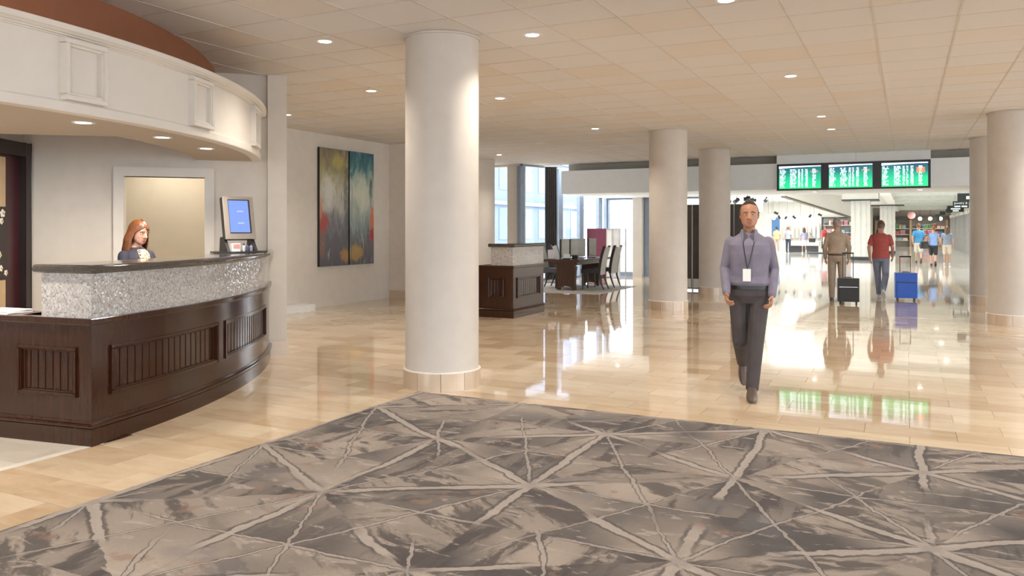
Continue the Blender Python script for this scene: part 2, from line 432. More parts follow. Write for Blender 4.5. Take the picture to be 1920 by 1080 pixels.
tiles.sort(key=lambda t: -seen((t[0] + t[1]) / 2, (t[2] + t[3]) / 2, 0) * (t[1] - t[0]) * (t[3] - t[2]))
shared = {}
for t in tiles[:300]:
    w, d = round(t[1] - t[0], 4), round(t[3] - t[2], 4)
    if (w, d) not in shared:
        shared[(w, d)] = tile_mesh('marble_tile', w, d); shared[(w, d)].materials.append(MARBLE)
    o = link('marble_tile', shared[(w, d)], None, floor); o.location = ((t[0] + t[1]) / 2, (t[2] + t[3]) / 2, 0.0)
def joined_tiles(name, rects, z0, z1, mat, parent, drop):
    vs = []; fs = []; rv = []
    for (a, b, c, d) in rects:
        i = len(vs); vs += [(a, c, z0), (b, c, z0), (b, d, z0), (a, d, z0), (a, c, z1), (b, c, z1), (b, d, z1), (a, d, z1)]
        quads = [(i, i + 1, i + 5, i + 4), (i + 1, i + 2, i + 6, i + 5), (i + 2, i + 3, i + 7, i + 6), (i + 3, i, i + 4, i + 7)]
        quads.append((i + 4, i + 5, i + 6, i + 7) if drop == 'bottom' else (i + 3, i + 2, i + 1, i))
        fs += quads; rv += [rnd.random()] * 5
    me = bpy.data.meshes.new(name); me.from_pydata(vs, [], fs); me.update()
    at = me.attributes.new('rnd', 'FLOAT', 'FACE'); at.data.foreach_set('value', rv)
    return tag(link(name, me, mat, parent), kind='stuff')
joined_tiles('marble_tiles', tiles[300:], -0.012, 0.0, MARBLE, floor, 'bottom')
# pale stone area with its light border beside the reception
bm = bmnew(); box(bm, LEFT_EDGE - 0.062, LEFT_EDGE - 0.003, -2.0, 3.75, -0.012, 0.0015)
finish('border_strip', bm, M('border_stone', (0.80, 0.76, 0.68), 0.25), floor)
def pale_tiles():
    rects = []; yy = -2.0; jj = 0
    while yy < 3.7:
        xx = -11.0 + (0.3 if jj % 2 else 0)
        while xx < LEFT_EDGE - 0.1:
            rects.append((xx + GAP, min(xx + 0.61 - GAP, LEFT_EDGE - 0.066), yy + GAP, yy + 0.305 - GAP)); xx += 0.61
        yy += 0.305; jj += 1
    rects = [r for r in rects if r[1] - r[0] > 0.03]
    joined_tiles('pale_tiles', rects, -0.012, 0.0, MARBLE_PALE, floor, 'bottom')
pale_tiles()
bm = bmnew(); box(bm, -24, 10, 24.4, 90, -0.10, 0.0)
struct('floor_concourse', bm, WHITE_FLOOR)
# carpet
bm = bmnew(); box(bm, -4.05, 8.9, -4.0, 6.22, -0.011, 0.004)
tag(finish('carpet', bm, CARPET), 'grey brown carpet with shattered star pattern laid into marble floor', 'carpet')

# ------------------------------------------------------------------ ceiling
bm = bmnew(); box(bm, -13, 9, -7, 21.3, H + 0.012, H + 0.12)
ceiling = struct('ceiling', bm, M('ceiling_void', (0.30, 0.27, 0.25), 0.9))
TX, TY, X0, Y0 = 0.6635, 0.622, -0.92, 7.24
ct = []
for i in range(-19, 16):
    for k in range(-15, 24):
        a = X0 + i * TX; c = Y0 + k * TY
        b, d = a + TX, c + TY
        if d > 21.28: d = 21.28
        if d - c < 0.05: continue
        r = math.hypot((a + b) / 2 - CX, (c + d) / 2 - CY); an = math.atan2((c + d) / 2 - CY, (a + b) / 2 - CX)
        if r < 5.3 and -0.2 < an < TH1: continue
        ct.append((a + 0.008, b - 0.008, c + 0.008, d - 0.008))
ct.sort(key=lambda t: -seen((t[0] + t[1]) / 2, (t[2] + t[3]) / 2, H))
shared = {}
for t in ct[:300]:
    w, d = round(t[1] - t[0], 4), round(t[3] - t[2], 4)
    if (w, d) not in shared:
        b = bmnew(); box(b, -w / 2, w / 2, -d / 2, d / 2, 0.0, 0.012)
        me = bpy.data.meshes.new('ceiling_tile'); b.to_mesh(me); b.free(); me.materials.append(CEIL); shared[(w, d)] = me
    o = link('ceiling_tile', shared[(w, d)], None, ceiling)
    o.location = ((t[0] + t[1]) / 2, (t[2] + t[3]) / 2, H + rnd.uniform(-0.001, 0.0012))
joined_tiles('ceiling_tiles', ct[300:], H, H + 0.012, CEIL, ceiling, 'top')
tee_x = bpy.data.meshes.new('tee_runner'); b = bmnew(); box(b, -0.010, 0.010, -7, 21.28, -0.004, 0.012); b.to_mesh(tee_x); b.free(); tee_x.materials.append(TEE)
for i in range(-18, 15): link('tee_runner', tee_x, None, ceiling).location = (X0 + i * TX, 0, H)
tee_y = bpy.data.meshes.new('tee_cross'); b = bmnew(); box(b, -13, 9, -0.006, 0.006, -0.0015, 0.012); b.to_mesh(tee_y); b.free(); tee_y.materials.append(TEE)
for k in range(-22, 23): link('tee_cross', tee_y, None, ceiling).location = (0, Y0 + k * TY, H)

# ------------------------------------------------------------------ walls
WX = -10.13
bm = bmnew(); box(bm, WX - 0.25, WX, -7, 14.4, 0, H); struct('wall_left', bm, PAINT)
bm = bmnew(); box(bm, WX, WX + 0.018, 7.0, 14.4, 0, 0.12); struct('baseboard_left', bm, PAINT)
bm = bmnew(); box(bm, WX - 0.25, -9.35, 14.4, 14.9, 0, H); struct('wall_pier', bm, PAINT_LT)
bm = bmnew(); box(bm, WX + 0.02, -9.34, 14.375, 14.4, 0, 0.17); struct('baseboard_pier', bm, BASE_STONE)
bm = bmnew(); box(bm, -11.4, -11.15, 14.9, 20.5, 0, H); struct('wall_recess', bm, PAINT_LT)
# window wall: narrow light, pier, then angled glazing, then the bright end window
bm = bmnew(); box(bm, -10.2, -9.80, 20.36, 20.66, 0, H); struct('wall_window_pier', bm, PAINT_LT)
def window(name, p0, p1, z0, z1, posts, fw=0.09, fd=0.14, mat=DARK, bottom=0.10):
    """glazed bay between two plan points: frame posts, rails and panes"""
    a = Vector((*p0, 0)); b = Vector((*p1, 0)); L = (b - a).length; ang = math.atan2(b.y - a.y, b.x - a.x)
    bmf = bmnew(); box(bmf, 0, L, -fd / 2, fd / 2, z0, z0 + bottom); box(bmf, 0, L, -fd / 2, fd / 2, z1 - 0.06, z1)
    w = tag(finish(name, bmf, mat), kind='structure'); w.location = a; w.rotation_euler = (0, 0, ang)
    for t in posts:
        q = bmnew(); box(q, t * L - fw / 2, t * L + fw / 2, -fd / 2, fd / 2, z0 + bottom, z1 - 0.06); finish('mullion', q, mat, w, bevel=0.006, bseg=1)
    for t0, t1 in zip(posts, posts[1:]):
        q = bmnew(); box(q, t0 * L + fw / 2, t1 * L - fw / 2, -0.006, 0.006, z0 + bottom, z1 - 0.06); finish('pane', q, GLASS, w)
    return w
BLUEF_GLOW = M('window_frame_blue_glow', (0.24, 0.30, 0.39), 0.4)  # frame colour lightened to imitate the window glow over dark mullions
window('window_1', (-11.15, 20.5), (-10.2, 20.5), 0.0, H, [0.03, 0.97], mat=PAINT_LT)
window('window_2', (-9.80, 20.35), (-8.75, 24.6), 0.0, H, [0.0, 0.415, 0.66, 0.90, 1.0], fw=0.20, fd=0.12, mat=BLUEF_GLOW, bottom=0.06)
window('window_3', (-8.70, 24.6), (-7.80, 24.6), 0.0, 2.5, [0.0, 1.0], fw=0.05, mat=BLUEF_GLOW, bottom=0.13)
bm = bmnew(); box(bm, -7.78, -7.48, 24.3, 24.9, 0, 2.5); struct('wall_end_pier', bm, PAINT_LT)
bm = bmnew(); box(bm, -7.46, -7.28, 24.5, 24.7, 0, 2.5); struct('trim_1', bm, BLUEF_GLOW)
window('window_4', (-7.28, 24.6), (-5.4, 24.6), 0.0, 2.5, [0.0, 0.5, 1.0], fw=0.07, mat=BLUEF_GLOW, bottom=0.13)

# low soffit with the screen bay
bm = bmnew()
box(bm, -8.80, 5.0, 20.92, 24.4, 2.50, 3.15)
soff = struct('ceiling_soffit', bm, PAINT_GREY)
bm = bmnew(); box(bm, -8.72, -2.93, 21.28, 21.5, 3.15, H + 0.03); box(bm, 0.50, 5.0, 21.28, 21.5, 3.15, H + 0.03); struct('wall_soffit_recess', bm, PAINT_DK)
bm = bmnew(); box(bm, -2.93, -1.1, 20.90, 21.35, 2.49, H + 0.005); box(bm, -1.096, 0.50, 20.90, 21.35, 2.49, H + 0.005); struct('wall_screen_bay', bm, PAINT_GREY)
bm = bmnew(); box(bm, -8.75, -7.3, 24.4, 24.66, 2.5, H); box(bm, -7.5, -5.3, 24.4, 24.7, 2.5, H); struct('wall_window_head', bm, PAINT_GREY)
bm = bmnew(); box(bm, -8.7, 5.0, 21.45, 24.6, H, H + 0.1); struct('ceiling_over_soffit', bm, WHITE)

# glazed street side on the right and behind, outside the picture
window('window_5', (9.0, 20.9), (9.0, -7.0), 0.0, H, [i / 12 for i in range(13)], fw=0.10, fd=0.14, mat=BLUEF_GLOW, bottom=0.10)
window('window_6', (9.0, -7.0), (-10.1, -7.0), 0.0, H, [i / 9 for i in range(10)], fw=0.10, fd=0.14, mat=BLUEF_GLOW, bottom=0.10)
bm = bmnew(); box(bm, 9.1, 60, -40, 60, -0.2, -0.05); box(bm, -60, 9.1, -40, -7.1, -0.2, -0.05); struct('ground_street', bm, M('street_paving', (0.50, 0.49, 0.47), 0.9))
bm = bmnew(); box(bm, 5.0, 9.1, 20.92, 21.3, 0, H); struct('wall_right_end', bm, PAINT_LT)

# ------------------------------------------------------------------ reception: back wall, doorway, pilaster, niche wall
wa = TH1; wd = Vector((math.cos(wa), math.sin(wa))); wn = Vector((wd.y, -wd.x))       # along wall, towards the lobby
WPATH = Path([pol(0.0, wa), pol(7.0, wa)])         # outward (right of travel) = lobby side
bm = bmnew()
WPATH.sweep(bm, rect(-0.16, 0.0, 0, H + 0.005), 3.75, 4.90); WPATH.sweep(bm, rect(-0.16, 0.0, 0, H + 0.005), 5.77, 6.62)
WPATH.sweep(bm, rect(-0.16, 0.0, 2.11, H + 0.005), 4.90, 5.77)
struct('wall_reception', bm, PAINT)
bm = bmnew(); WPATH.sweep(bm, rect(-0.22, 0.05, 0, H + 0.004), 6.47, 6.69); struct('wall_pilaster', bm, PAINT, bevel=0.006)
bm = bmnew(); WPATH.sweep(bm, rect(-0.235, 0.07, 0, 0.17), 6.455, 6.71); struct('baseboard_pilaster', bm, BASE_STONE, bevel=0.004)
door = bmnew()
WPATH.sweep(door, rect(-0.17, 0.035, 0, 2.11), 4.80, 4.905); WPATH.sweep(door, rect(-0.17, 0.035, 0, 2.11), 5.765, 5.87)
WPATH.sweep(door, rect(-0.17, 0.035, 2.11, 2.215), 4.80, 5.87)
struct('door_1', door, TRIMW, bevel=0.006)
bm = bmnew()
WPATH.sweep(bm, rect(-1.3, -1.2, 0, 2.6), 4.0, 6.0); WPATH.sweep(bm, rect(-1.2, -0.16, 0, 2.6), 4.0, 4.1); WPATH.sweep(bm, rect(-1.2, -0.16, 0, 2.6), 5.9, 6.0)
WPATH.sweep(bm, rect(-1.3, -0.16, 2.6, 2.7), 4.0, 6.0)
struct('wall_office', bm, CREAM)
# niche wall running back towards the lobby on the left of the doorway wall
q0 = Vector(pol(3.90, wa)); nd = Vector((0.492, -0.872))
NP = Path([q0, q0 + nd * 3.2])                     # travel towards the lobby; right-hand side is behind, so offsets are negative
NP2 = Path([q0 + nd * 3.2, q0])                    # outward = reception side
LN = 3.2
bm = bmnew(); NP2.sweep(bm, rect(-0.15, 0.0, 0, H), 0, LN); struct('wall_niche', bm, PAINT)
# ------------------------------------------------------------------ canopy over the reception
def arcpath(r, a0, a1, n=44): return [pol(r, a0 + (a1 - a0) * i / n) for i in range(n + 1)]
A0 = math.radians(-12)
can = thing('reception_canopy', 'curved cream canopy with framed panels over the reception counter', 'canopy', (*pol(6.1, 0.3), 2.31))
RF = 6.38
FP = Path(arcpath(RF, A0, TH1 - 0.0005, 60))
aS = lambda deg: RF * (math.radians(deg) - A0)
bm = bmnew(); FP.sweep(bm, rect(-0.08, 0.0, 2.33, 2.86)); finish('fascia', bm, TRIMW, can, 0.5, True)
bm = bmnew(); FP.sweep(bm, [(-0.09, 2.312), (0.012, 2.312), (0.016, 2.32), (0.016, 2.375), (0.004, 2.388), (-0.07, 2.388)]); finish('lower_band', bm, TRIMW, can, 0.4, True)
bm = bmnew(); FP.sweep(bm, [(-0.1, 2.818), (0.012, 2.818), (0.016, 2.826), (0.030, 2.829), (0.034, 2.838), (0.050, 2.840), (0.062, 2.852), (0.075, 2.858), (0.078, 2.893), (0.070, 2.898), (-0.1, 2.898)])
finish('cornice', bm, TRIMW, can, 0.4, True)
def frame_piece(bm, P, t0, t1, z0, z1, w, o0, o1):
    P.sweep(bm, rect(o0, o1, z0, z0 + w), t0, t1); P.sweep(bm, rect(o0, o1, z1 - w, z1), t0, t1)
    P.sweep(bm, rect(o0, o1, z0 + w, z1 - w), t0, t0 + w); P.sweep(bm, rect(o0, o1, z0 + w, z1 - w), t1 - w, t1)
for deg in (-5.0, 8.4, 21.0, 35.6):
    t0, t1 = aS(deg - 1.62), aS(deg + 1.62)
    bm = bmnew(); frame_piece(bm, FP, t0, t1, 2.392, 2.812, 0.035, -0.01, 0.052); fr = finish('panel_frame', bm, TRIMW, can, None, True, bevel=0.004, bseg=1)
    bm = bmnew(); frame_piece(bm, FP, t0 + 0.033, t1 - 0.033, 2.425, 2.779, 0.022, -0.01, 0.040); finish('inner_bead', bm, TRIMW, can, None, True, bevel=0.006)
    bm = bmnew(); FP.sweep(bm, rect(-0.01, 0.012, 2.44, 2.765), t0 + 0.05, t1 - 0.05); finish('panel', bm, TRIMW, can, None, True)
poly = arcpath(6.37, A0, TH1, 40) + arcpath(5.67, TH1, math.radians(20.3), 20) + [(-7.60, 3.54), (-7.12, 2.69), pol(5.0, A0)]
bm = bmnew(); prism(bm, poly, 2.315, 2.335); finish('soffit_board', bm, M('soffit_tan', (0.52, 0.44, 0.35), 0.7, var=0.02), can, None, True)
bm = bmnew(); Path(arcpath(5.88, A0, TH1, 40)).sweep(bm, rect(-0.06, 0.0, 2.335, H + 0.004)); finish('upper_band', bm, RUST, can, 0.5, True)
bm = bmnew(); Path(arcpath(RF, A0, TH1, 40)).sweep(bm, rect(-0.56, -0.08, 2.86, 2.875)); finish('top_ledge', bm, TRIMW, can, None, True)

# ------------------------------------------------------------------ counters
def build_counter(root, left, corner, arc, mosaic_w, depth, end_len, panels_l, panels_r, nl, nr, wood=WOOD):
    P = Path([left, corner] + arc[1:]); tc = P.L[1]; T = P.L[-1]; PA = Path(arc)
    # solid cores
    bm = bmnew(); PA.sweep(bm, rect(-depth, -0.034, 0.0, 0.842), 0.034, PA.L[-1])
    PL = Path([left, corner]); PL.sweep(bm, rect(-end_len, -0.034, 0.0, 0.842), 0.0, tc - 0.036)
    finish('core', bm, wood, root, None, True)
    bm = bmnew(); P.sweep(bm, [(-0.06, 0.0), (0.018, 0.0), (0.018, 0.118), (0.012, 0.125), (-0.06, 0.125)]); finish('plinth', bm, wood, root, 0.6, True)
    bm = bmnew(); P.sweep(bm, [(-0.06, 0.125), (0.014, 0.125), (0.030, 0.130), (0.034, 0.140), (0.028, 0.150), (0.010, 0.155), (0.006, 0.170), (-0.06, 0.172)]); finish('base_moulding', bm, wood, root, 0.6, True)
    bm = bmnew(); P.sweep(bm, [(-0.06, 0.838), (0.012, 0.838), (0.016, 0.846), (0.030, 0.850), (0.030, 0.882), (0.026, 0.886), (-0.06, 0.886)])
    PA.sweep(bm, rect(-depth, -0.05, 0.842, 0.884), 0.05, PA.L[-1]); PL.sweep(bm, rect(-end_len, -0.05, 0.842, 0.884), 0.0, tc - 0.05)
    finish('ledge', bm, wood, root, 0.6, True)
    Z0, Z1 = 0.345, 0.665
    pan = [(tc - b, tc - a, nl) for a, b in panels_l] + [(tc + a, tc + b, n) for (a, b), n in zip(panels_r, nr)]
    bm = bmnew(); P.sweep(bm, rect(-0.036, 0.0, 0.168, Z0)); P.sweep(bm, rect(-0.036, 0.0, Z1, 0.84)); finish('rails', bm, wood, root, 0.6, True)
    edges = sorted([0.0] + [v for p in pan for v in p[:2]] + [T])
    for a, b in zip(edges[0::2], edges[1::2]):
        if b - a > 0.01:
            bm = bmnew(); P.sweep(bm, rect(-0.036, 0.0, Z0, Z1), a, b); finish('stile', bm, wood, root, 0.6, True)
    for t0, t1, n in pan:
        bm = bmnew(); frame_piece(bm, P, t0 - 0.012, t1 + 0.012, Z0 - 0.012, Z1 + 0.012, 0.024, -0.005, 0.014); frame_piece(bm, P, t0 + 0.010, t1 - 0.010, Z0 + 0.010, Z1 - 0.010, 0.012, -0.03, 0.004)
        finish('panel_moulding', bm, wood, root, None, True, bevel=0.004, bseg=1)
        w = (t1 - t0 - 0.04) / n
        for k in range(n):
            bm = bmnew(); P.sweep(bm, [(-0.036, Z0), (-0.019, Z0), (-0.019, Z1), (-0.036, Z1)], t0 + 0.02 + k * w + 0.004, t0 + 0.02 + (k + 1) * w - 0.004)
            finish('beadboard_slat', bm, wood, root, None, True, bevel=0.003, bseg=1)
    bm = bmnew(); PA.sweep(bm, rect(-mosaic_w, -0.004, 0.885, 1.203)); finish('mosaic_front', bm, MOSAIC, root, None, True)
    bm = bmnew(); PA.sweep(bm, rect(-mosaic_w - 0.03, 0.0, 1.20, 1.256)); PB = Path([Vector(corner) + (Vector(left) - Vector(corner)).normalized() * (mosaic_w + 0.03), corner] + arc[1:])
    PB.sweep(bm, bullnose(-0.03, 0.055, 1.198, 1.258, 8)); finish('countertop', bm, STONE_TOP, root, 0.7, True)
arc1 = [Vector(p) for p in arcpath(RC, TH0, TH1 - 0.004, 48)]
rc = thing('reception_counter', 'large curved dark wood reception counter with mosaic front and stone top', 'counter', (*pol(6.1, 0.45), 0))
build_counter(rc, Vector(pol(RC - 1.25, TH0)), Vector(pol(RC, TH0)), arc1, 0.45, 0.72, 0.30, [(0.14, 0.66)], [(0.175, 1.555), (1.74, 3.24)], 7, [17, 18])
d2 = thing('service_desk', 'smaller straight wood desk with mosaic upper front behind the columns', 'desk', (-6.28, 12.65, 0))
build_counter(d2, Vector((-6.63, 12.03)), Vector((-5.94, 12.03)), [Vector((-5.94, 12.03)), Vector((-5.94, 12.65)), Vector((-5.94, 13.28))], 0.42, 0.66, 0.30, [(0.17, 0.45)], [(0.15, 1.08)], 4, [10])

# ------------------------------------------------------------------ columns
def column(label, x, y, r=0.355):
    c = thing('column', label, 'column', (x, y, 0), 0, 'round lobby columns')
    bm = bmnew(); lathe(bm, [(r, 0.0), (r, H - 0.002)], 56); finish('shaft', bm, COLUMN, c, 0.8)
    bm = bmnew(); lathe(bm, [(r + 0.004, H - 0.022), (r + 0.016, H - 0.020), (r + 0.016, H - 0.003), (r + 0.004, H - 0.003)], 56); finish('collar', bm, COLUMN, c, 0.6)
    bm = bmnew(); lathe(bm, [(r - 0.01, 0.165), (r + 0.020, 0.165), (r + 0.012, 0.175), (r - 0.01, 0.178)], 48); finish('base_cap', bm, TRIMW, c, 0.6)
    if column.base is None:
        bm = bmnew(); g = 0.006; lathe(bm, [(r - 0.01, 0), (r + 0.018, 0), (r + 0.018, 0.165), (r - 0.01, 0.165)], 10, a0=g, a1=PI / 5 - g)
        column.base = finish('base_tile', bm, BASE_STONE, c, 0.5); first = True
    else: first = False
    for k in range(10):
        if first and k == 0: continue
        o = column.base.copy(); COL.objects.link(o); o.parent = c; o.rotation_euler = (0, 0, k * PI / 5 + 0.2)
    return c
column.base = None
column('thick cream round column standing at the corner of the carpet', -4.04, 6.625)
column('cream round column between the dining table and the dark partition', -4.03, 14.76)
column('cream round column right in front of the dark partition', -4.0, 18.67)
column('cream round column beside the concourse entrance under the soffit end', 1.5, 18.67)
column('cream round column one bay before the concourse entrance column', 1.51, 14.81)
column('cream round column by the window wall behind the service desk', -10.16, 18.67)

# ------------------------------------------------------------------ recessed downlights
def downlight(x, y, z, label, group, power, r=0.062, spot=True, name='recessed_downlight', cone=128, aim=None):
    t = thing(name, label, 'downlight', (x, y, z), 0, group)
    bm = bmnew(); lathe(bm, [(r, 0.0), (r + 0.004, -0.005), (r + 0.022, -0.006), (r + 0.028, -0.001), (r + 0.028, 0.0)], 28); finish('trim_ring', bm, WHITE, t, 0.6)
    bm = bmnew(); lathe(bm, [(0.001, -0.003), (r, -0.003), (r, -0.001), (0.001, -0.001)], 24); finish('lens', bm, LENS, t)
    if spot:
        l = bpy.data.lights.new('downlight_lamp', 'SPOT'); l.energy = power; l.color = LAMP_WARM; l.spot_size = math.radians(cone); l.spot_blend = 0.8; l.shadow_soft_size = 0.06
        lo = bpy.data.objects.new('downlight_lamp', l); COL.objects.link(lo); lo.parent = t; lo.location = (0, 0, -0.03)
        if aim is not None: lo.rotation_euler = Vector(aim).to_track_quat('-Z', 'Y').to_euler()
    return t
DL = [(-5.11, 6.18, 'glowing recessed downlight between the reception canopy and the thick column'), (-3.18, 6.85, 'glowing recessed downlight just past the thick column on its carpet side'), (-1.30, 6.50, 'glowing recessed downlight above the carpet edge before the walking man'),
      (-6.39, 8.67, 'glowing recessed downlight over the marble past the reception pilaster'), (-5.13, 9.97, 'glowing recessed downlight between the thick column and the service desk'), (-1.25, 10.07, 'glowing recessed downlight over bare marble behind the walking man'),
      (-8.95, 9.89, 'glowing recessed downlight near the wall of the two canvases'), (-5.12, 13.77, 'glowing recessed downlight over the column end of the service desk'), (-1.25, 13.91, 'glowing recessed downlight of a close pair, the one further from the departure screens'),
      (-1.25, 15.78, 'glowing recessed downlight of a close pair, the one nearer the departure screens'), (-9.06, 17.57, 'glowing recessed downlight above the desk side of the pale rug')]
for x_, y_, lab in DL: downlight(x_, y_, H - 0.002, lab, 'lobby downlights', P_DOWN)
for p in [(2.6, 10.0), (2.6, 14.0), (2.6, 6.5), (-5.1, 2.4), (-3.2, 2.6), (-1.3, 2.6), (1.0, 2.6), (1.0, 6.5), (-1.3, -1.2), (-3.2, -1.2), (1.0, -1.2), (-5.1, -1.2)]:
    downlight(*p, H - 0.002, 'glowing recessed downlight over the carpet and the street side of the lobby', 'street side downlights', P_DOWN)
for a in (2.2, 11.7, 21.1, 30.3):
    downlight(*pol(6.04, math.radians(a)), 2.314, 'small recessed downlight in the underside of the reception canopy', 'canopy downlights', 95.0, 0.055, cone=135, aim=(-0.5 * math.cos(math.radians(a)), -0.5 * math.sin(math.radians(a)), -0.86))
for x, y in [(-7.6, 22.3), (-6.6, 22.5), (-2.2, 22.6), (0.3, 22.6)]:
    downlight(x, y, 2.498, 'small recessed downlight in the underside of the grey soffit', 'soffit downlights', 40.0, 0.06)
downlight(-7.04, 15.56, H - 0.002, 'unlit white disc set in the ceiling near the dining table', None, 0, 0.07, False, 'ceiling_speaker')
for o in bpy.data.objects:
    if o.name.startswith('ceiling_speaker'):
        o['category'] = 'speaker'
        for ch in o.children:
            if ch.name.startswith('lens'): ch.data = ch.data.copy(); ch.data.materials.clear(); ch.data.materials.append(WHITE); ch.name = 'grille'
# office ceiling lamp seen through the doorway
op = Vector(pol(5.3, wa)) - wn * 0.72
t = thing('office_ceiling_light', 'flat white ceiling light in the small office behind reception', 'light', (op.x, op.y, 2.598), wa)
bm = bmnew(); box(bm, -0.3, 0.3, -0.3, 0.3, -0.03, 0.0); finish('housing', bm, WHITE, t)
bm = bmnew(); box(bm, -0.27, 0.27, -0.27, 0.27, -0.034, -0.028); finish('diffuser', bm, PANEL_LIT, t)
l = bpy.data.lights.new('office_lamp', 'AREA'); l.energy = 2.0; l.size = 0.5; l.color = (1.0, 0.90, 0.74)
lo = bpy.data.objects.new('office_lamp', l); COL.objects.link(lo); lo.parent = t; lo.location = (0, 0, -0.05)

# ------------------------------------------------------------------ niche cabinet with blossom artwork
DKW = M('espresso_wood', (0.022, 0.014, 0.013), 0.35, var=0.2)
MAROON = M('maroon_lacquer', (0.05, 0.010, 0.014), 0.3, var=0.1)
TAN = M('tan_silk', (0.55, 0.40, 0.23), 0.6, var=0.08)
cb = thing('wall_cabinet', 'dark framed maroon wall cabinet with blossom artwork behind the counter', 'cabinet', (*NP2.at(LN - 1.0)[0], 0))
def nbox(bm, a, b, o0, o1, z0, z1): NP2.sweep(bm, rect(o0, o1, z0, z1), LN - b, LN - a)
bm = bmnew(); nbox(bm, 0.02, 0.13, 0.002, 0.10, 0.0, 2.44); nbox(bm, 2.0, 2.11, 0.002, 0.10, 0.0, 2.44); nbox(bm, 0.13, 2.0, 0.002, 0.10, 2.29, 2.44); nbox(bm, 0.13, 2.0, 0.002, 0.10, 0, 0.12)
finish('frame', bm, DKW, cb, None, True, bevel=0.005)
bm = bmnew(); nbox(bm, 0.13, 2.0, 0.002, 0.03, 0.12, 2.29); finish('back_panel', bm, MAROON, cb, None, True)
bm = bmnew(); nbox(bm, 0.42, 1.70, 0.03, 0.05, 0.3, 2.26); art = finish('artwork_panel', bm, TAN, cb, None, True)
bm = bmnew(); nbox(bm, 0.40, 1.72, 0.05, 0.062, 0.98, 1.74); finish('artwork_band', bm, DKW, cb, None, True)
def blossom(a, z, r):
    c, dd = NP2.at(LN - a); nrm = Vector((dd.y, -dd.x)); c = c + nrm * 0.065
    bm = bmnew(); X = Vector((dd.x, dd.y, 0)); N = Vector((nrm.x, nrm.y, 0)); Z = Vector((0, 0, 1)); C3 = Vector((c.x, c.y, z))
    for k in range(5):
        an = k * 2 * PI / 5 + z * 7; dr = X * math.cos(an) + Z * math.sin(an); rot = Matrix((dr, dr.cross(N), N)).transposed()
        ball(bm, C3 + dr * r * 0.5, r * 0.55, 8, 6, (1.0, 0.8, 0.35), rot)
    o = finish('blossom', bm, M('blossom_white', (0.80, 0.74, 0.66), 0.5), cb, 0, True)
    bm = bmnew(); ball(bm, C3 + N * r * 0.2 - Vector(cb.location) * 0, r * 0.25, 8, 6)
    bmesh.ops.translate(bm, verts=bm.verts, vec=-Vector(cb.location)); finish('stamen', bm, M('stamen_gold', (0.45, 0.28, 0.05), 0.5), o, 0)
for a, z, r in ((0.50, 1.67, 0.045), (0.52, 1.59, 0.035), (0.56, 1.24, 0.04), (0.53, 1.10, 0.035), (0.44, 1.05, 0.032), (0.62, 1.40, 0.04), (0.75, 1.15, 0.045), (0.8, 1.55, 0.04), (0.95, 1.35, 0.045)): blossom(a, z, r)

# ------------------------------------------------------------------ things on the reception counter
def kiosk():
    t = thing('check_in_screen', 'tilted check-in screen on a black stand at the end of the counter', 'screen', (-6.36, 6.30, 1.258), face_to(0.93, -0.36))
    bm = bmnew(); box(bm, -0.26, 0.26, -0.13, 0.13, 0.0, 0.014); finish('base_plate', bm, BLACK, t, bevel=0.004)
    for sx in (-0.165, 0.135):
        bm = bmnew()
        v = [(sx, -0.10, 0.014), (sx, 0.12, 0.014), (sx, 0.105, 0.16), (sx, 0.02, 0.17)]
        a = [bm.verts.new(p) for p in v]; b = [bm.verts.new((p[0] + 0.03, p[1], p[2])) for p in v]
        bm.faces.new(a); bm.faces.new(b[::-1])
        for i in range(4): bm.faces.new((a[i], b[i], b[(i + 1) % 4], a[(i + 1) % 4]))
        finish('stand', bm, BLACK, t)
    mt = Matrix.Translation((0, 0.04, 0.36)) @ Matrix.Rotation(math.radians(-12), 4, 'X')
    bm = bmnew(); obox(bm, mt, 0.33, 0.075, 0.46); finish('housing', bm, BLACK, t, bevel=0.008)
    bm = bmnew(); obox(bm, mt @ Matrix.Translation((0, -0.041, 0)), 0.335, 0.012, 0.465); finish('bezel', bm, M('bezel_taupe', (0.25, 0.215, 0.185), 0.4), t, bevel=0.004)
    s = Sh('kiosk_display'); o_ = s.obj(); x, y, z = s.xyz(o_)
    g = s.math('ABSOLUTE', s.math('SUBTRACT', x, 0.01))
    line = s.math('MULTIPLY', s.math('LESS_THAN', g, 0.035), s.math('LESS_THAN', s.math('ABSOLUTE', s.math('SUBTRACT', s.math('FRACT', s.math('MULTIPLY', z, 8.0)), 0.5)), 0.06))
    col = s.mix(s.math('MULTIPLY', line, 0.5), (0.22, 0.36, 0.85), (0.7, 0.8, 1.0))
    DISP = s.bsdf((0.01, 0.01, 0.02), 0.15, emit=col, estr=0.85)
    bm = bmnew(); obox(bm, mt @ Matrix.Translation((0.005, -0.047, 0.015)), 0.235, 0.008, 0.365); finish('black_mask', bm, BLACK, t)
    bm = bmnew(); obox(bm, mt @ Matrix.Translation((-0.003, -0.051, 0.013)), 0.215, 0.006, 0.345); finish('display', bm, DISP, t)
    return t
kiosk()
def on_kiosk(lx, ly):
    a = face_to(0.93, -0.36); return (-6.36 + lx * math.cos(a) - ly * math.sin(a), 6.30 + lx * math.sin(a) + ly * math.cos(a))
a = face_to(0.93, -0.36)
x, y = on_kiosk(-0.07, -0.06)
t = thing('card_box', 'small white box of cards below the check-in screen', 'box', (x, y, 1.272), a)
bm = bmnew(); box(bm, -0.045, 0.045, -0.03, 0.03, 0, 0.085); finish('box', bm, WHITE, t, bevel=0.003)
bm = bmnew(); box(bm, -0.03, 0.04, -0.0315, -0.029, 0.03, 0.075); finish('printed_patch', bm, M('pink_print', (0.65, 0.30, 0.30), 0.5), t)
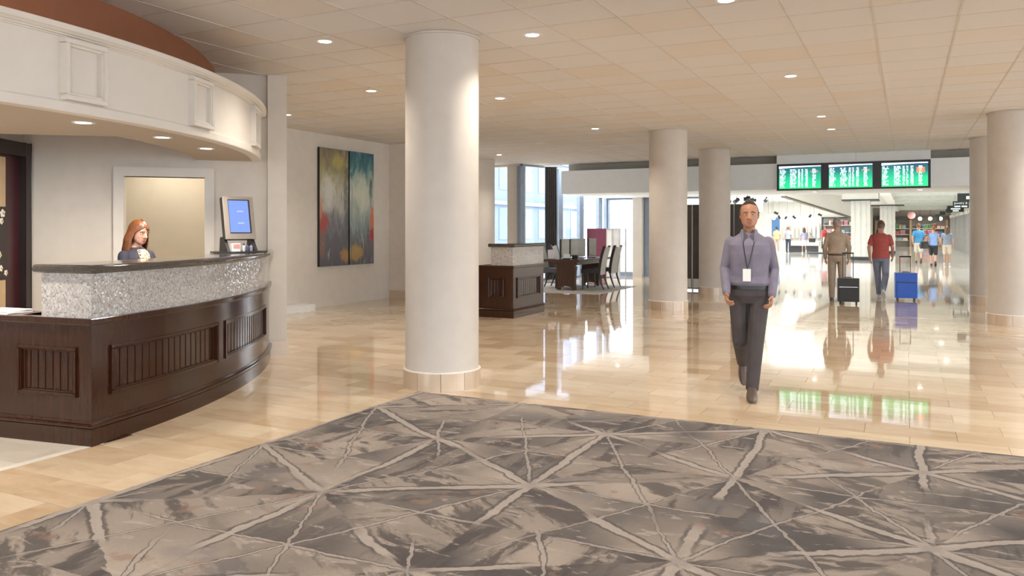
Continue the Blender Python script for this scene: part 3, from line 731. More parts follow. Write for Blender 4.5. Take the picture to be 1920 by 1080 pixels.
for i, (lx, c, nm) in enumerate(((0.02, (0.70, 0.70, 0.72), 'silver'), (0.06, (0.08, 0.08, 0.14), 'dark'), (0.10, (0.30, 0.30, 0.42), 'blue grey'))):
    x, y = on_kiosk(lx, -0.07)
    t = thing('hand_gel_bottle', 'tiny %s bottle under the check-in screen' % nm, 'bottle', (x, y, 1.272), a, 'bottles under the screen')
    bm = bmnew(); lathe(bm, [(0.016, 0), (0.017, 0.004), (0.017, 0.05), (0.008, 0.06), (0.008, 0.065)], 14); finish('body', bm, M('bottle_' + nm.replace(' ', '_'), c, 0.25), t, 0.6)
    bm = bmnew(); lathe(bm, [(0.009, 0.065), (0.009, 0.082), (0.001, 0.084)], 12); finish('cap', bm, BLACK, t, 0.6)
t = thing('paper_stack', 'short stack of white paper on the low end of the counter', 'paper', (-6.02, 3.64, 0.8862), TH0)
for k in range(4):
    bm = bmnew(); box(bm, -0.15, 0.15, -0.105, 0.105, 0.006 * k, 0.006 * k + 0.0055); o = finish('sheet_bundle', bm, M('paper_white', (0.82, 0.81, 0.78), 0.7), t); o.rotation_euler = (0, 0, rnd.uniform(-0.04, 0.04))

# ------------------------------------------------------------------ diptych on the left wall
def make_paint(name, seed, right):
    s = Sh(name); x, y, z = s.xyz(s.obj()); v = s.math('DIVIDE', z, 2.3)        # object origin at the lower edge centre
    P = s.comb(s.math('MULTIPLY', y, 1.6), s.math('MULTIPLY', z, 0.55), seed)
    w = s.math('ADD', v, s.math('MULTIPLY', s.math('SUBTRACT', s.noise(P, 3.2, 5.0, 0.6, 1.2), 0.5), 0.42))
    if right: st = [(0.02, (0.13, 0.13, 0.15)), (0.20, (0.16, 0.15, 0.16)), (0.30, (0.20, 0.25, 0.26)), (0.45, (0.36, 0.42, 0.38)), (0.60, (0.60, 0.62, 0.52)), (0.74, (0.40, 0.50, 0.44)), (0.86, (0.07, 0.20, 0.22)), (0.98, (0.04, 0.13, 0.18))]
    else: st = [(0.02, (0.12, 0.12, 0.14)), (0.25, (0.15, 0.15, 0.17)), (0.40, (0.24, 0.25, 0.27)), (0.52, (0.50, 0.50, 0.47)), (0.68, (0.52, 0.51, 0.40)), (0.80, (0.36, 0.33, 0.18)), (0.92, (0.28, 0.24, 0.14)), (1.0, (0.22, 0.18, 0.13))]
    col = s.ramp(w, st)
    # vertical smears
    sm = s.noise(s.comb(s.math('MULTIPLY', y, 9.0), s.math('MULTIPLY', z, 1.3), seed + 4.0), 1.5, 6.0, 0.65, 0.8)
    col = s.mix(s.math('MULTIPLY', s.step(sm, 0.52, 0.66), 0.55), col, (0.12, 0.14, 0.15) if not right else (0.20, 0.30, 0.28))
    sm2 = s.noise(s.comb(s.math('MULTIPLY', y, 7.0), s.math('MULTIPLY', z, 1.6), seed + 9.0), 1.3, 5.0, 0.6, 0.6)
    col = s.mix(s.math('MULTIPLY', s.step(sm2, 0.58, 0.70), 0.6), col, (0.60, 0.58, 0.48))
    def spot(cy, cz, ry, rz, color, k=0.9):
        nonlocal col
        jit = s.math('MULTIPLY', s.math('SUBTRACT', s.noise(s.comb(s.math('MULTIPLY', y, 2.2), z, seed + cy), 5.0, 5.0, 0.65, 1.0), 0.5), 3.4)
        dd = s.math('ADD', s.math('ADD', s.math('POWER', s.math('ABSOLUTE', s.math('DIVIDE', s.math('SUBTRACT', y, cy), ry)), 2.0), s.math('POWER', s.math('ABSOLUTE', s.math('DIVIDE', s.math('SUBTRACT', z, cz), rz)), 2.0)), jit)
        col = s.mix(s.math('MULTIPLY', s.math('SUBTRACT', 1.0, s.step(dd, 0.1, 1.5)), k), col, color)
    if right:
        spot(0.36, 0.90, 0.10, 0.30, (0.70, 0.16, 0.07)); spot(0.36, 0.60, 0.12, 0.14, (0.40, 0.05, 0.06)); spot(-0.20, 0.25, 0.22, 0.17, (0.50, 0.33, 0.10), 0.8); spot(0.02, 1.45, 0.22, 0.40, (0.62, 0.66, 0.54), 0.7)
        spot(0.30, 1.5, 0.06, 0.3, (0.08, 0.11, 0.10), 0.7)
    else:
        spot(-0.34, 0.85, 0.16, 0.22, (0.42, 0.08, 0.08)); spot(-0.42, 1.1, 0.07, 0.25, (0.60, 0.28, 0.12), 0.8); spot(0.34, 0.20, 0.16, 0.15, (0.48, 0.27, 0.10), 0.8); spot(-0.16, 1.45, 0.18, 0.36, (0.64, 0.65, 0.60), 0.85)
        spot(0.12, 2.05, 0.2, 0.16, (0.52, 0.47, 0.13), 0.6); spot(0.38, 1.3, 0.10, 0.75, (0.10, 0.11, 0.13), 0.7); spot(-0.36, 0.45, 0.10, 0.3, (0.30, 0.16, 0.09), 0.6)
    return s.bsdf(col, 0.55, spec=0.3, normal=s.bump(sm, 0.3, 0.004))
for nm, y0, y1, right, lab in (('painting', 12.03, 12.90, False, 'tall abstract canvas in olive, grey and crimson on the taupe wall'), ('painting', 12.945, 13.75, True, 'tall abstract canvas in teal, cream and orange on the taupe wall')):
    t = thing(nm, lab, 'painting', (WX + 0.003, (y0 + y1) / 2, 0.78), 0, 'pair of abstract canvases'); w = (y1 - y0) / 2
    bm = bmnew(); box(bm, 0, 0.055, -w, w, 0, 2.3); finish('stretcher_edge', bm, BLACK, t)
    bm = bmnew(); box(bm, 0.055, 0.060, -w, w, 0, 2.3); finish('canvas', bm, make_paint('canvas_' + ('teal' if right else 'olive'), 3.0 if right else 8.0, right), t)
bm = bmnew(); box(bm, WX + 0.03, WX + 0.30, 10.2, 11.62, 0.0, 0.12)
tag(finish('low_plinth', bm, WHITE, bevel=0.01), 'low white block on the floor against the wall by the canvases', 'plinth')
# ------------------------------------------------------------------ departure screens in the soffit bay
t = thing('screen_backing', 'long black mounting panel behind the three departure screens', 'panel', (-1.2, 20.9, 2.47))
bm = bmnew(); box(bm, -2.92, 0.50, 20.86, 20.897, 2.475, 3.125); finish('panel', bm, BLACK, t, None, True, bevel=0.004)
bm = bmnew(); box(bm, -2.92, 0.50, 20.861, 20.898, 2.462, 2.475); finish('lower_lip', bm, BLACK, t, None, True)
def make_board(seed):
    s = Sh('departure_board_%d' % seed); x, y, z = s.xyz(s.obj())
    u = s.math('ADD', s.math('DIVIDE', x, 0.98), 0.5); v = s.math('ADD', s.math('DIVIDE', z, 0.56), 0.5)
    base = s.ramp(s.math('ADD', s.math('MULTIPLY', v, 0.8), s.math('MULTIPLY', s.noise(s.comb(u, v, seed), 2.0, 2.0), 0.35)), [(0.12, (0.005, 0.42, 0.13)), (0.45, (0.0, 0.36, 0.17)), (0.75, (0.0, 0.12, 0.11)), (1.0, (0.01, 0.03, 0.09))])
    row = s.math('MULTIPLY', v, 15.0); rr = s.math('FLOOR', row)
    band = s.math('MULTIPLY', s.step(s.math('FRACT', row), 0.12, 0.22), s.math('SUBTRACT', 1.0, s.step(s.math('FRACT', row), 0.78, 0.88)))
    jag = s.white(s.comb(rr, seed, 0.0)); gl = s.step(s.white(s.comb(s.math('FLOOR', s.math('MULTIPLY', u, 90.0)), rr, seed)), 0.22, 0.3)
    body = s.math('MULTIPLY', s.math('LESS_THAN', v, 0.86), s.math('GREATER_THAN', v, 0.05))
    tx = None
    for (c0, c1, ragged) in ((0.02, 0.17, 0.07), (0.27, 0.43, 0.05), (0.46, 0.51, 0.0), (0.54, 0.585, 0.01), (0.63, 0.69, 0.0), (0.80, 0.89, 0.03)):
        r_ = s.math('SUBTRACT', c1, s.math('MULTIPLY', jag, ragged))
        m_ = s.math('MULTIPLY', s.math('GREATER_THAN', u, c0), s.math('LESS_THAN', u, r_)); tx = m_ if tx is None else s.math('MAXIMUM', tx, m_)
    tx = s.math('MULTIPLY', s.math('MULTIPLY', tx, band), s.math('MULTIPLY', gl, body))
    col = s.mix(tx, base, (0.75, 0.95, 0.95))
    top = s.math('GREATER_THAN', v, s.math('SUBTRACT', 0.955, s.math('MULTIPLY', s.math('POWER', s.math('SUBTRACT', 1.0, u), 2.0), 0.06)))
    col = s.mix(top, col, (0.72, 0.80, 0.95))
    red = s.math('MULTIPLY', s.math('LESS_THAN', s.math('ABSOLUTE', s.math('SUBTRACT', u, 0.845)), 0.09), s.math('LESS_THAN', s.math('ABSOLUTE', s.math('SUBTRACT', v, 0.74 if seed != 3 else 0.68)), 0.035 if seed != 3 else 0.12))
    col = s.mix(s.math('MULTIPLY', red, 0.6 if seed == 3 else 0.45), col, (0.75, 0.16, 0.05))
    return s.bsdf((0.01, 0.01, 0.01), 0.2, emit=col, estr=1.7)
for i, (x0, x1, lab) in enumerate(((-2.89, -1.85, 'green departure screen with a short red notice, next to the soffit wall seam'), (-1.73, -0.70, 'green departure screen between the two other screens'), (-0.565, 0.475, 'green departure screen with an orange block in its last column'))):
    t = thing('departure_screen', lab, 'screen', ((x0 + x1) / 2, 20.86, 2.785), 0, 'departure screens'); w = (x1 - x0) / 2
    bm = bmnew(); box(bm, -w, w, -0.05, 0.0, -0.305, 0.305); finish('housing', bm, BLACK, t, bevel=0.006, bseg=1)
    bm = bmnew(); box(bm, -w + 0.03, w - 0.03, -0.054, -0.05, -0.28, 0.28); finish('display', bm, make_board(i + 1), t)

# ------------------------------------------------------------------ dark partition with white kickboards
PART = M('partition_brown', (0.085, 0.072, 0.064), 0.55, var=0.08)
t = thing('partition_screen', 'dark brown paneled partition behind the columns with white kickboards', 'partition', (-4.4, 19.45, 0))
for a, b in ((-5.55, -4.70), (-4.69, -3.70), (-3.69, -3.35)):
    bm = bmnew(); box(bm, a, b, 19.40, 19.46, 0.04, 2.10); p_ = finish('panel', bm, PART, t, None, True, bevel=0.004, bseg=1)
    bm = bmnew(); box(bm, a + 0.02, b - 0.02, 19.385, 19.40, 0.07, 0.29); finish('kickboard', bm, WHITE, t, None, True)
for a in (-4.695, -3.695):
    bm = bmnew(); box(bm, a - 0.012, a + 0.012, 19.392, 19.47, 0.0, 2.10); finish('seam_strip', bm, STEEL, t, None, True)
for a in (-5.5, -3.42):
    bm = bmnew(); box(bm, a - 0.03, a + 0.03, 19.30, 19.56, 0.0, 0.04); finish('foot', bm, DARK, t, None, True)

# ------------------------------------------------------------------ lounge rug, table, chairs
bm = bmnew(); box(bm, -9.4, -6.35, 17.3, 20.17, 0.0, 0.010)
tag(finish('area_rug', bm, M('rug_grey', (0.52, 0.50, 0.47), 0.95, var=0.15, nscale=5.0, bmp=0.4, bscale=200.0)), 'pale grey rug under the dark dining table', 'rug')
tb = thing('dining_table', 'long dark wood table with panel legs on the pale rug', 'table', (-7.5, 19.0, 0.010))
bm = bmnew(); box(bm, -0.46, 0.46, -1.17, 1.17, 0.70, 0.755); finish('tabletop', bm, WOOD2, tb, bevel=0.006)
for yy in (-0.85, 0.85):
    bm = bmnew()
    pr = [(-0.24, 0.0), (-0.17, 0.0), (-0.16, 0.05), (-0.10, 0.085), (0.0, 0.095), (0.10, 0.085), (0.16, 0.05), (0.17, 0.0), (0.24, 0.0), (0.24, 0.62), (-0.24, 0.62)]
    a = [bm.verts.new((x, yy - 0.06, z)) for x, z in pr]; b = [bm.verts.new((x, yy + 0.06, z)) for x, z in pr]
    bm.faces.new(a); bm.faces.new(b[::-1])
    for i in range(len(pr)): bm.faces.new((a[i], a[(i + 1) % len(pr)], b[(i + 1) % len(pr)], b[i]))
    finish('leg', bm, WOOD2, tb)
bm = bmnew(); box(bm, -0.36, 0.36, -1.05, 1.05, 0.62, 0.70); finish('apron', bm, WOOD2, tb)
LEATHER = M('chair_leather_grey', (0.50, 0.49, 0.46), 0.4, var=0.06); DSEAT = M('chair_dark_seat', (0.03, 0.03, 0.034), 0.35)
def make_chair():
    c = thing('dining_chair', 'x', 'chair', (0, 0, 0), 0, 'high back chairs around the dining table')      # faces local -Y
    bm = bmnew(); box(bm, -0.23, 0.23, -0.24, 0.20, 0.40, 0.50); finish('seat', bm, DSEAT, c, None, bevel=0.025, bseg=3)
    def back(x0, x1, th, off, zt, sag):
        bm = bmnew(); n = 9; m_ = 8; F = []; B = []
        for i in range(n):
            f = i / (n - 1); F.append([]); B.append([])
            for k in range(m_ + 1):
                g = k / m_; x = x0 + (x1 - x0) * g
                z = 0.36 + (zt - 0.36) * f - (sag * (1 - (2 * g - 1) ** 2) if i == n - 1 else 0)
                y = 0.19 + 0.14 * f ** 1.7
                F[-1].append(bm.verts.new((x, y + off, z))); B[-1].append(bm.verts.new((x, y + off + th, z)))
        for i in range(n - 1):
            for k in range(m_):
                bm.faces.new((F[i][k], F[i][k + 1], F[i + 1][k + 1], F[i + 1][k])); bm.faces.new((B[i][k + 1], B[i][k], B[i + 1][k], B[i + 1][k + 1]))
            bm.faces.new((F[i][0], F[i + 1][0], B[i + 1][0], B[i][0])); bm.faces.new((F[i][m_], B[i][m_], B[i + 1][m_], F[i + 1][m_]))
        for k in range(m_):
            bm.faces.new((F[0][k], B[0][k], B[0][k + 1], F[0][k + 1])); bm.faces.new((F[-1][k], F[-1][k + 1], B[-1][k + 1], B[-1][k]))
        return bm
    finish('backrest', back(-0.205, 0.205, 0.06, 0.0, 1.05, 0.03), LEATHER, c, 0.7)
    for x0, x1 in ((-0.235, -0.204), (0.204, 0.235)): finish('back_rail', back(x0, x1, 0.066, -0.004, 1.075, 0.0), DSEAT, c, 0.7)
    for sx in (-1, 1):
        bm = bmnew(); tube(bm, [(sx * 0.205, -0.20, 0.0), (sx * 0.205, -0.205, 0.2), (sx * 0.205, -0.21, 0.42)], [0.017, 0.021, 0.026], 8); finish('leg', bm, DSEAT, c, 0.8)
        bm = bmnew(); tube(bm, [(sx * 0.21, 0.34, 0.0), (sx * 0.21, 0.28, 0.14), (sx * 0.212, 0.235, 0.28), (sx * 0.215, 0.215, 0.42)], [0.017, 0.021, 0.024, 0.026], 8); finish('leg', bm, DSEAT, c, 0.8)
    return c
ch0 = make_chair()
for i, (x, y, f, lab) in enumerate(((-6.98, 18.62, -1, 'high back grey chair on the column side of the table, near its end'), (-6.98, 19.52, -1, 'high back grey chair on the column side of the table, nearer the windows'),
                                    (-8.05, 18.55, 1, 'high back grey chair on the desk side of the table, near its end'), (-8.05, 19.45, 1, 'high back grey chair on the desk side of the table, nearer the windows'))):
    c = ch0 if i == 0 else copy_tree(ch0)
    c.location = (x, y, 0.0172); c.rotation_euler = (0, 0, face_to(f, 0.06 * (1 if i % 2 else -1))); c['label'] = lab
TT = 0.7655
def make_stand():
    s_ = thing('display_stand', 'tall tilted grey display panel standing on the dining table', 'display', (0, 0, TT), face_to(0.35, -0.94), 'tilted displays on the table')
    mt = Matrix.Translation((0, 0.03, 0.265)) @ Matrix.Rotation(math.radians(-13), 4, 'X')
    bm = bmnew(); obox(bm, mt, 0.20, 0.03, 0.46); finish('panel', bm, M('display_grey', (0.46, 0.47, 0.45), 0.35, var=0.1), s_, bevel=0.006)
    bm = bmnew(); obox(bm, mt @ Matrix.Translation((-0.118, 0.02, -0.01)), 0.036, 0.10, 0.46); finish('edge', bm, BLACK, s_)
    bm = bmnew(); v = [(-0.135, 0.0, 0.012), (-0.135, 0.16, 0.012), (-0.135, 0.10, 0.36)]
    a = [bm.verts.new(p) for p in v]; b = [bm.verts.new((-0.105, p[1], p[2])) for p in v]; bm.faces.new(a); bm.faces.new(b[::-1])
    for i in range(3): bm.faces.new((a[i], b[i], b[(i + 1) % 3], a[(i + 1) % 3]))
    finish('support', bm, BLACK, s_)
    bm = bmnew(); box(bm, -0.14, 0.12, -0.09, 0.17, 0.0, 0.012); finish('base', bm, BLACK, s_, bevel=0.003)
    return s_
st0 = make_stand()
for i, (x, y) in enumerate(((-7.56, 18.22), (-7.52, 18.72), (-7.52, 19.22), (-7.46, 19.86))):
    c = st0 if i == 0 else copy_tree(st0); c.location = (x, y, TT); c['label'] = 'tall tilted grey display panel on the table, ' + ('beside the card holder', 'second along from the card holder', 'third along from the card holder', 'furthest from the card holder')[i]
t = thing('brochure_stand', 'leaning white brochure on a clear stand at the table end', 'brochure', (-7.84, 18.0, TT), face_to(0.5, -0.86))
bm = bmnew(); obox(bm, Matrix.Translation((0, 0, 0.118)) @ Matrix.Rotation(math.radians(-20), 4, 'X'), 0.17, 0.012, 0.235); finish('brochure', bm, M('brochure_lilac', (0.62, 0.58, 0.64), 0.4), t)
bm = bmnew(); box(bm, -0.09, 0.09, -0.09, 0.09, 0.0, 0.008); finish('foot', bm, BLACK, t)
t = thing('card_holder', 'small white card holder on the end of the dining table', 'card holder', (-7.40, 17.93, TT), 0.2)
bm = bmnew(); box(bm, -0.075, 0.075, -0.03, 0.03, 0, 0.13); finish('card', bm, WHITE, t, bevel=0.003)
bm = bmnew(); box(bm, -0.085, 0.085, -0.045, 0.045, 0, 0.03); finish('tray', bm, BLACK, t)
t = thing('black_box', 'small black box on the dining table beside the card holder', 'box', (-7.22, 18.05, TT), 0.1)
bm = bmnew(); box(bm, -0.07, 0.07, -0.06, 0.06, 0, 0.09); finish('box', bm, BLACK, t, bevel=0.004); bm = bmnew(); box(bm, -0.073, 0.073, -0.063, 0.063, 0.09, 0.105); finish('lid', bm, BLACK, t)
# maroon booth by the windows
t = thing('maroon_booth', 'maroon and white booth with a steel frame in front of the windows', 'booth', (-8.45, 23.5, 0))
bm = bmnew(); box(bm, -8.92, -8.30, 23.26, 23.30, 0.02, 1.52); finish('front_panel', bm, M('maroon_panel', (0.16, 0.03, 0.06), 0.5), t, None, True)
bm = bmnew(); box(bm, -8.92, -8.30, 23.30, 23.85, 0.02, 1.50); finish('body', bm, WHITE, t, None, True)
for x, y in ((-8.10, 23.28), (-7.86, 23.28), (-7.86, 23.85)):
    bm = bmnew(); box(bm, x - 0.018, x + 0.018, y - 0.018, y + 0.018, 0.0, 1.52); finish('post', bm, STEEL, t, None, True)
bm = bmnew(); box(bm, -8.30, -7.86, 23.265, 23.295, 1.49, 1.52); finish('top_rail', bm, STEEL, t, None, True)
bm = bmnew(); box(bm, -8.29, -8.12, 23.28, 23.30, 0.05, 1.49); finish('side_panel', bm, WHITE, t, None, True)
bm = bmnew(); box(bm, -8.08, -7.88, 23.275, 23.285, 0.05, 1.49); finish('door_panel', bm, M('pale_panel', (0.66, 0.66, 0.64), 0.4), t, None, True)
# dark curtain by the first pane
t = thing('window_curtain', 'dark grey full length curtain gathered beside the window', 'curtain', (-9.32, 21.30, 0))
bm = bmnew(); n = 40; F = []; B = []
for i in range(n + 1):
    f = i / n; x = -9.46 + 0.34 * f; y = 21.26 + 0.05 * math.sin(f * 2 * PI * 6) + 0.1 * f
    F.append([bm.verts.new((x, y, z)) for z in (0.03, H - 0.03)]); B.append([bm.verts.new((x, y + 0.012, z)) for z in (0.03, H - 0.03)])
for i in range(n):
    bm.faces.new((F[i][0], F[i + 1][0], F[i + 1][1], F[i][1])); bm.faces.new((B[i + 1][0], B[i][0], B[i][1], B[i + 1][1]))
finish('cloth', bm, M('curtain_grey', (0.12, 0.11, 0.11), 0.8), t, 0, True)
bm = bmnew(); tube(bm, [(-9.60, 21.26, H - 0.03), (-8.98, 21.42, H - 0.03)], 0.014, 10); finish('rod', bm, STEEL, t, 0.6, True)

# ------------------------------------------------------------------ outdoors beyond the window wall
bm = bmnew(); box(bm, -60, -10.2, 20.7, 90, -0.2, -0.05); struct('ground_outside', bm, M('paving', (0.34, 0.37, 0.41), 0.9))
t = thing('office_building', 'pale concrete building with rows of windows seen outside the glazing', 'building', (-24, 44, 0))
bm = bmnew(); box(bm, -28, -24, 30, 62, 0, 14); finish('wall', bm, M('facade_concrete', (0.17, 0.22, 0.31), 0.8), t, None, True)
for f_ in range(4):
    for k in range(10):
        bm = bmnew(); y0 = 31 + k * 3.1; z0 = 0.8 + f_ * 3.3; box(bm, -24.02, -23.97, y0, y0 + 2.0, z0, z0 + 2.1); w_ = finish('window', bm, M('facade_glass', (0.085, 0.14, 0.25), 0.15), t, None, True)
    bm = bmnew(); box(bm, -24.0, -23.8, 30, 62, 3.1 + f_ * 3.3, 3.35 + f_ * 3.3); finish('ledge', bm, M('facade_ledge', (0.23, 0.28, 0.36), 0.8), t, None, True)

# ------------------------------------------------------------------ concourse shell
HZC = 3.30
bm = bmnew(); prism(bm, [(-5.4, 24.7), (6, 24.4), (6, 80), (-9.8, 80), (-9.8, 34), (-5.4, 34)], HZC, HZC + 0.2); struct('ceiling_concourse', bm, WHITE)
bm = bmnew(); box(bm, -5.45, -5.3, 24.75, 34, 2.2, HZC); struct('wall_entry_head', bm, WHITE)
bm = bmnew(); box(bm, -9.8, -5.9, 34, 34.2, 0, HZC); struct('wall_shop_front', bm, WHITE)
bm = bmnew(); box(bm, 3.3, 3.6, 24.4, 78, 0, HZC); struct('wall_concourse_right', bm, WHITE)
bm = bmnew(); box(bm, -7.0, 3.3, 76, 76.3, 0, HZC); struct('wall_concourse_end', bm, M('end_wall', (0.55, 0.53, 0.50), 0.6))
bm = bmnew(); box(bm, -9.8, -2.6, 56, 56.3, 0, HZC); struct('wall_shop_back', bm, WHITE)
bm = bmnew(); box(bm, -2.9, -2.6, 56.3, 76, 0, HZC); struct('wall_shop_side', bm, WHITE)
bm = bmnew(); box(bm, -9.8, -9.6, 34.2, 56, 0, HZC); struct('wall_shop_left', bm, WHITE)
bm = bmnew(); box(bm, 3.26, 5.0, 20.95, 24.4, 0, 2.5); struct('wall_right_return', bm, PAINT_LT)
for k in range(9):
    y = 30 + k * 5.2
    bm = bmnew(); box(bm, -0.6, 3.3, y, y + 0.35, 3.02, HZC); struct('ceiling_beam', bm, M('beam_white', (0.72, 0.76, 0.74), 0.6))
bm = bmnew(); box(bm, -1.0, -0.6, 26, 76, 2.98, HZC); struct('ceiling_girder', bm, WHITE)
def panel_light(x, y, z, sx, sy, power, lab, grp):
    t = thing('light_panel', lab, 'light', (x, y, z), 0, grp)
    bm = bmnew(); box(bm, -sx / 2 - 0.04, sx / 2 + 0.04, -sy / 2 - 0.04, sy / 2 + 0.04, -0.03, 0.0); finish('housing', bm, WHITE, t)
    bm = bmnew(); box(bm, -sx / 2, sx / 2, -sy / 2, sy / 2, -0.034, -0.03); finish('diffuser', bm, PANEL_LIT, t)
    l = bpy.data.lights.new('panel_lamp', 'AREA'); l.shape = 'RECTANGLE'; l.size = sx; l.size_y = sy; l.energy = power; l.color = (1.0, 0.97, 0.92)
    lo = bpy.data.objects.new('panel_lamp', l); COL.objects.link(lo); lo.parent = t; lo.location = (0, 0, -0.06)
for (x, y) in ((-3.6, 31), (-4.5, 36), (-8.3, 40), (-5, 44), (-8.3, 49), (-6, 52.5)):
    panel_light(x, y, HZC - 0.001, 1.8, 1.2, P_CONC, 'bright ceiling panel over the white shop area', 'shop ceiling panels')
for (x, y) in ((1.3, 28), (1.3, 33), (1.3, 38), (1.3, 43.5), (1.3, 48.5), (1.3, 54), (1.3, 59), (1.3, 64), (1.3, 69), (1.3, 73)):
    downlight(x, y, HZC - 0.002, 'added round white downlight between the concourse ceiling beams', 'added concourse downlights', P_CONC * 2.2, 0.09, cone=150)  # row added to brighten the concourse, no such fixtures known here
# pillars with wide capitals
def pillar(x, y, lab, cap=0.8, zc=2.86):
    t = thing('concourse_pillar', lab, 'pillar', (x, y, 0), 0, 'white concourse pillars')
    bm = bmnew(); box(bm, -0.42, 0.42, -0.42, 0.42, 0.0, HZC); finish('shaft', bm, WHITE, t, bevel=0.03)
    for k in range(3):
        bm = bmnew(); box(bm, -0.25 + k * 0.25 - 0.03, -0.25 + k * 0.25 + 0.03, -0.435, -0.42, 0.16, zc); finish('fluting', bm, M('flute_grey', (0.70, 0.71, 0.70), 0.5), t)
    bm = bmnew(); box(bm, -0.44, 0.44, -0.44, 0.44, 0, 0.16); finish('base', bm, DARK, t)
    bm = bmnew(); box(bm, -cap, cap, -cap, cap, zc + 0.06, HZC); finish('capital', bm, WHITE, t, bevel=0.04)
    bm = bmnew(); box(bm, -cap - 0.02, cap + 0.02, -cap - 0.02, cap + 0.02, zc, zc + 0.06); finish('dark_trim', bm, DARK, t)
pillar(-2.0, 42.3, 'white fluted pillar with square capital next to the shop window'); pillar(-1.05, 54, 'white fluted pillar with square capital further along the concourse', 0.9, 2.9)
# sloped bulkhead with its dark lower edge
p1, p2 = Vector((-5.07, 37.7)), Vector((-2.77, 49.9)); dv = (p2 - p1).normalized(); nv = Vector((dv.y, -dv.x))
def slope(zlo1, zlo2, zhi1, zhi2, o0, o1):
    bm = bmnew(); V = []
    for p, zl, zh in ((p1, zlo1, zhi1), (p2, zlo2, zhi2)):
        for o in (o0, o1):
            for z in (zl, zh): V.append(bm.verts.new((p.x + nv.x * o, p.y + nv.y * o, z)))
    for f in ((0, 1, 3, 2), (4, 6, 7, 5), (0, 4, 5, 1), (2, 3, 7, 6), (0, 2, 6, 4), (1, 5, 7, 3)): bm.faces.new([V[i] for i in f])
    return bm
t = thing('sloped_bulkhead', 'white sloping bulkhead with a dark lower edge above the shop', 'bulkhead', (p1.x, p1.y, 2.0))
finish('panel', slope(3.0, 2.12, HZC - 0.002, HZC - 0.002, 0.0, 0.15), WHITE, t, None, True); finish('dark_edge', slope(2.93, 2.06, 3.0, 2.12, -0.03, 0.17), M('edge_brown', (0.10, 0.08, 0.065), 0.5), t, None, True)

# ------------------------------------------------------------------ shop fittings at the back
t = thing('shop_window', 'large black framed shop window full of goods by the white pillar', 'shop window', (-3.9, 55.9, 0))
bm = bmnew(); box(bm, -4.95, -2.75, 55.90, 55.98, 0.25, 2.20); finish('backing', bm, M('display_dim', (0.30, 0.31, 0.28), 0.7), t, None, True)
for a, b, c, d in ((-5.0, -4.93, 0.22, 2.25), (-2.80, -2.72, 0.22, 2.25)):
    bm = bmnew(); box(bm, a, b, 55.80, 55.99, c, d); finish('frame_side', bm, BLACK, t, None, True)
bm = bmnew(); box(bm, -5.0, -2.72, 55.80, 55.99, 2.20, 2.27); finish('frame_top', bm, BLACK, t, None, True)
for z, nm in ((0.75, 'lowest'), (1.25, 'middle'), (1.72, 'highest')):
    bm = bmnew(); box(bm, -4.90, -2.82, 55.50, 55.79, z, z + 0.03); tag(finish('display_shelf', bm, WHITE), '%s white shelf in front of the black framed shop window' % nm, 'shelf', 'shop window shelves')
GOODS = [M('goods_%d' % i, c, 0.5) for i, c in enumerate(((0.55, 0.10, 0.08), (0.10, 0.20, 0.45), (0.65, 0.50, 0.15), (0.12, 0.30, 0.15), (0.70, 0.66, 0.60), (0.05, 0.05, 0.06), (0.50, 0.20, 0.35), (0.35, 0.45, 0.55)))]
GN = ('red', 'blue', 'yellow', 'green', 'cream', 'black', 'plum', 'sky blue')
def goods(x, y, z, w, d, h, i, where, grp):
    t = thing('boxed_goods', '%s boxed goods %s' % (GN[i], where), 'box', (x, y, z), 0, grp)
    bm = bmnew(); box(bm, -w / 2, w / 2, -d / 2, d / 2, 0, h * 0.85); finish('box', bm, GOODS[i], t)
    bm = bmnew(); box(bm, -w / 2 - 0.005, w / 2 + 0.005, -d / 2 - 0.005, d / 2 + 0.005, h * 0.85, h); finish('lid', bm, GOODS[(i + 4) % 8], t)
for z in (0.78, 1.28, 1.75):
    x = -4.80
    while x < -2.95:
        w = rnd.uniform(0.10, 0.22); goods(x + w / 2, 55.62, z, w, 0.14, rnd.uniform(0.16, 0.36), rnd.randrange(8), 'on the %s shelf of the black framed shop window' % {0.78: 'lowest', 1.28: 'middle', 1.75: 'highest'}[z], 'goods in the shop window'); x += w + rnd.uniform(0.02, 0.16)
t = thing('shop_counter', 'white counter with a dark recessed base inside the shop', 'counter', (-5.7, 54.6, 0))
bm = bmnew(); box(bm, -6.9, -5.0, 54.3, 54.9, 0.42, 0.68); finish('top', bm, WHITE, t, None, True, bevel=0.02)
bm = bmnew(); box(bm, -6.8, -5.1, 54.4, 54.8, 0.0, 0.42); finish('base', bm, DARK, t, None, True)
t = thing('blue_banner', 'tall blue banner hanging on the white shop wall', 'banner', (-7.9, 55.9, 1.0))
bm = bmnew(); box(bm, -8.15, -7.65, 55.93, 55.97, 1.0, 2.25); finish('cloth', bm, M('banner_blue', (0.10, 0.24, 0.52), 0.6), t, None, True)
bm = bmnew(); tube(bm, [(-8.2, 55.95, 2.26), (-7.6, 55.95, 2.26)], 0.02, 8); finish('rod', bm, STEEL, t, 0.5, True)
